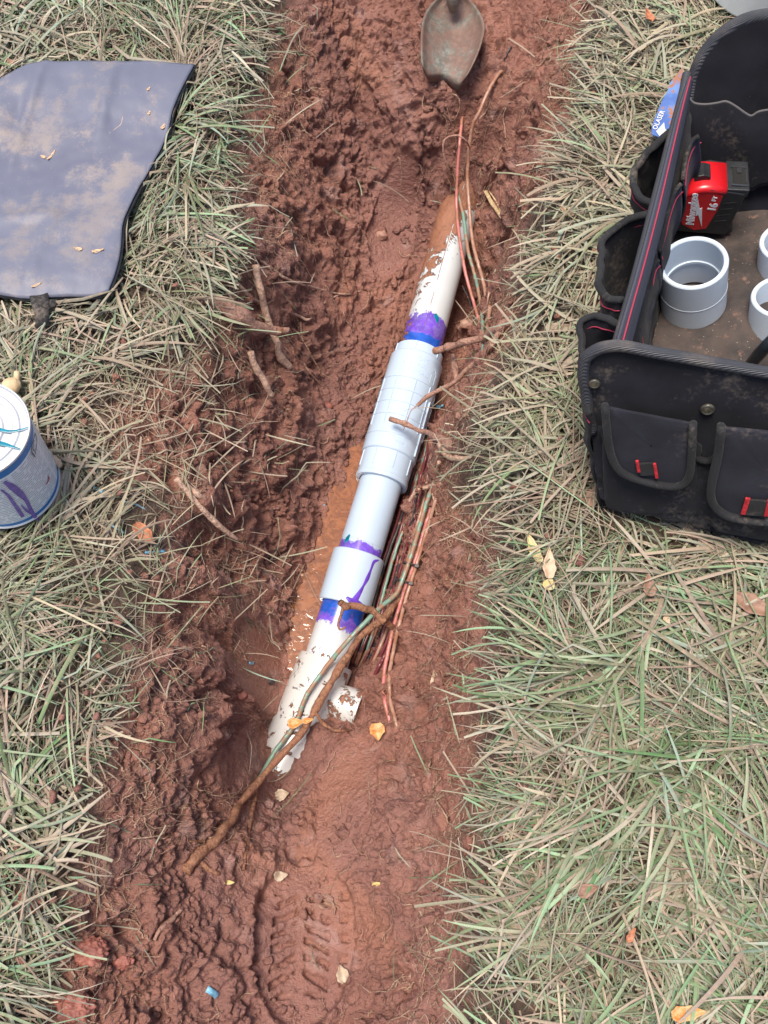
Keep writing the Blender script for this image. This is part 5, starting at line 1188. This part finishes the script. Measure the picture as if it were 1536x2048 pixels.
# ------------------------------------------------------------------ leaves, stones, shavings
def lmat(name, a, b): 
    m = NB(name); n = m.noise(120, 4, .7); m.base(m.mix(m.ramp(n, .35, .62), a, b)); m.rough(.6); m.bump(m.noise(400, 4), .5, .0006); return m.m
LM = {'yel': lmat('yellow leaf', (.62, .42, .14), (.60, .50, .28)), 'tan': lmat('tan leaf', (.50, .34, .22), (.62, .44, .30)), 'red': lmat('rust leaf', (.34, .12, .06), (.50, .20, .10)), 'org': lmat('orange leaf', (.70, .20, .03), (.62, .42, .20)), 'pale': lmat('pale dead leaf', (.40, .30, .21), (.54, .42, .31)), 'brn': lmat('brown leaf', (.22, .12, .08), (.34, .19, .13))}
LV = [(1297,36,1.9,.022,.011,'red','small rust coloured leaf on the grass left of the bag top',.03,.6),(1116,660,.1,.030,.015,'pale','pale yellow leaf at the lip of the right bank',.0,.5),(1132,428,2.5,.022,.012,'tan','crumpled pink brown leaf in grass right of the wires',.02,.7),
      (1066,1098,1.9,.036,.011,'yel','folded yellow leaf in the grass below the bag',.02,.5),(1098,1128,1.5,.034,.013,'tan','long tan leaf right of the folded yellow leaf',.02,.3),(1098,1168,1.2,.014,.012,'yel','small squarish leaf piece below the long tan leaf',.015,.2),
      (292,1072,-.75,.034,.015,'red','pointed rust leaf on mud right of the can',.002,.5),(868,1365,1.65,.024,.010,'tan','flat tan seed shaped leaf on the right bank mud',.001,.15),(1297,1172,1.6,.024,.013,'brn','round brown leaf in grass below the bag',.02,.3),(1332,1240,1.5,.014,.008,'tan','tiny tan leaf right of a stalk in the grass',.02,.2),
      (1375,2026,.1,.030,.013,'org','orange tipped leaf at the bottom right of the lawn',.025,.3),(1190,995,.2,.030,.022,'brn','dark rusty leaf under the bag corner',.01,.2),(1510,1215,-.5,.05,.02,'brn','muddy brown leaf by the right edge',.02,.3),(1175,1780,.3,.02,.012,'brn','curled brown leaf bit in the lower right lawn',.02,.3),
      (15,240,.2,.018,.012,'tan','tan leaf bit at the left edge by the mat',.02,.3),(25,130,2.2,.022,.010,'brn','brown leaf bit above the mat',.02,.3),(1190,500,1.2,.014,.007,'brn','small brown bit in the grass beside the bag pocket',.02,.3),
      (755,1465,-1.45,.022,.019,'org','orange fan shaped petal on mud below the tee',.003,.4),(565,1590,.2,.017,.014,'pale','beige curled leaf at the bottom end of the pipe',.003,.5),(563,1752,.2,.015,.010,'pale','beige flake on mud above the boot print',.002,.3),(685,1947,1.9,.018,.014,'pale','pale crumpled flake in the boot print',.002,.5),(657,1808,.1,.022,.010,'brn','glassy pinkish leaf scrap at the top of the boot print',.002,.2),
      (460,1765,.0,.010,.004,'yel','tiny yellow sliver on the mud left of the print',.002,.2),(1141,92,.9,.010,.008,'pale','tiny white flake on the upper right mud',.004,.3),(755,1768,.1,.012,.004,'yel','yellow sliver on the right bank mud',.002,.4),(1262,1870,1.,.014,.006,'red','tiny rust leaf speck in the lower right grass',.025,.3)]
for i, (px, py, a, L, Wd, mk_, lab, lift, cu) in enumerate(LV):
    p = hit(px, py, lift); V, F = leaf_vf(p, a, L, Wd, cu*.6, zamp=.0005, seed=20+i, tear=.10, nl=12, nw=7)
    V[:, 2] = np.maximum(V[:, 2], HT(V[:, 0], V[:, 1])+.0005) if lift < .01 else V[:, 2]
    tag(solid(mk('leaf', V, F, LM[mk_]), .0006), lab, 'leaf')
# lobed leaf scrap hanging on the tee / root
V, F = merge([leaf_vf(at(592, 1447, -.236), .15, .020, .013, .3, seed=3), leaf_vf(at(616, 1442, -.232), .2, .014, .007, .4, seed=4)])
tag(solid(mk('leaf', V, F, LM['org']), .0007), 'orange and yellow petal caught between green wire and root', 'leaf')
def nugget(pxs, rad, mat, name, label, cat):
    P = [hit(x, y, l) for x, y, l in pxs]; P = cr(P, 6) if len(P) > 1 else P
    V, F = tube(P, rad, 10, .8); V += rng.normal(0, .0004, V.shape); tag(mk(name, V, F, mat), label, cat)
nugget([(8,772,.03),(24,775,.032),(38,768,.032)], [.004, .0115, .012, .006], LM['yel'], 'fungus_piece', 'yellow lumpy mushroom piece in the grass above the can', 'mushroom') if False else None
V1 = tube(cr([hit(34, 744, .03), hit(33, 758, .031), hit(30, 768, .031)], 5), [.0035, .0035, .006], 10)
V2 = tube(cr([hit(5, 776, .03), hit(14, 774, .032), hit(30, 770, .032), hit(42, 768, .03)], 5), [.003, .009, .0105, .009, .003], 12, .8)
V, F = merge([V1, V2]); tag(mk('mushroom', V, F, lmat('mushroom skin', (.58, .40, .22), (.66, .50, .30))), 'yellowish mushroom lying in the grass above the can', 'mushroom')
nugget([(98,915,.025),(110,922,.027),(123,932,.026)], [.005, .0055, .005, .003], LM['tan'], 'stick_piece', 'short tan stub of wood in grass right of the can', 'stick')
def stone(px, py, r, mat, label, name='stone', sq=.7):
    c = hit(px, py, r*.2); import bmesh
    bm = bmesh.new(); bmesh.ops.create_icosphere(bm, subdivisions=5 if name != 'stone' else 3, radius=1); V = np.array([v.co[:] for v in bm.verts]); F = [tuple(v.index for v in f.verts) for f in bm.faces]; bm.free()
    s = px*3.1; d = 1+.22*fbm(V[:, 0]*1.2+s, V[:, 1]*1.2+V[:, 2], 1., 2, int(px)); V = V*(d+(.34*np.abs(fbm3(V[:, 0]+px, V[:, 1], V[:, 2], .55, 4, 5)) if name != 'stone' else 0))[:, None]*np.array([1, .8, sq])*r+c
    tag(mk(name, V, F, mat), label, 'stone' if name == 'stone' else 'clod')
M_ST = lmat('pinkish stone', (.30, .14, .10), (.44, .25, .18)); M_RC = lmat('crumbly red clay', (.26, .085, .06), (.38, .14, .10))
stone(398, 938, .0095, M_ST, 'pinkish stone on the left shelf above the pale roots')
stone(763, 470, .0105, M_ST, 'round clay coated pebble on the trench floor left of the pipe')
stone(482, 1390, .0075, M_RC, 'small round reddish pebble left of the tee')
stone(540, 1363, .006, plain('dark pebble', (.05, .035, .03), .6), 'small dark pebble left of the tee')
stone(935, 648, .012, M_ST, 'rounded clay lump in the hole under the right wires')
stone(652, 812, .0085, M_RC, 'angular red clay lump on the left trench wall')
stone(55, 1808, .014, M_RC, 'big crumbly red clod in the lower left grass', 'clay_clod', .8)
stone(180, 1905, .015, M_RC, 'bright red crumbly clod left of the boot print', 'clay_clod')
stone(245, 1920, .010, M_RC, 'smaller red crumbly clod next to the bright one', 'clay_clod')
stone(150, 2010, .015, M_RC, 'red clod nearest the bottom left corner', 'clay_clod')
M_SH = plain('blue plastic shaving', (.20, .45, .62), .35, nscale=150, namp=.4)
def shaving(pts, r, label, name='plastic_shaving'):
    V, F = tube(cr([hit(x, y, .002) for x, y in pts], 5), r, 6, .5); V += rng.normal(0, .0002, V.shape); tag(mk(name, V, F, M_SH), label, 'shaving', 'blue plastic shavings')
shaving([(414,1978),(424,1984),(434,1992)], .0035, 'blue plastic cutting on crumbly mud left of the boot print')
shaving([(648,1010),(658,1015),(668,1017),(665,1024)], .0015, 'blue curly shaving left of the sliding pipe')
shaving([(186,976),(195,979),(205,984)], .0025, 'teal shaving on trampled grass, nearest the can')
shaving([(210,1046),(225,1052),(248,1066)], .0012, 'long thin blue shaving below the teal one')
shaving([(290,1104),(296,1105),(330,1102)], .0018, 'teal shaving below the pointed rust leaf')
shaving([(250,1003),(270,1008),(290,1018)], .0010, 'thin light blue shaving on a grass blade')
shaving([(498,1325),(504,1328),(508,1324)], .0016, 'tiny blue shaving on mud left of the tee')
shaving([(874,812),(880,815),(886,810)], .0035, 'bright blue chip in the shade right of the coupling')
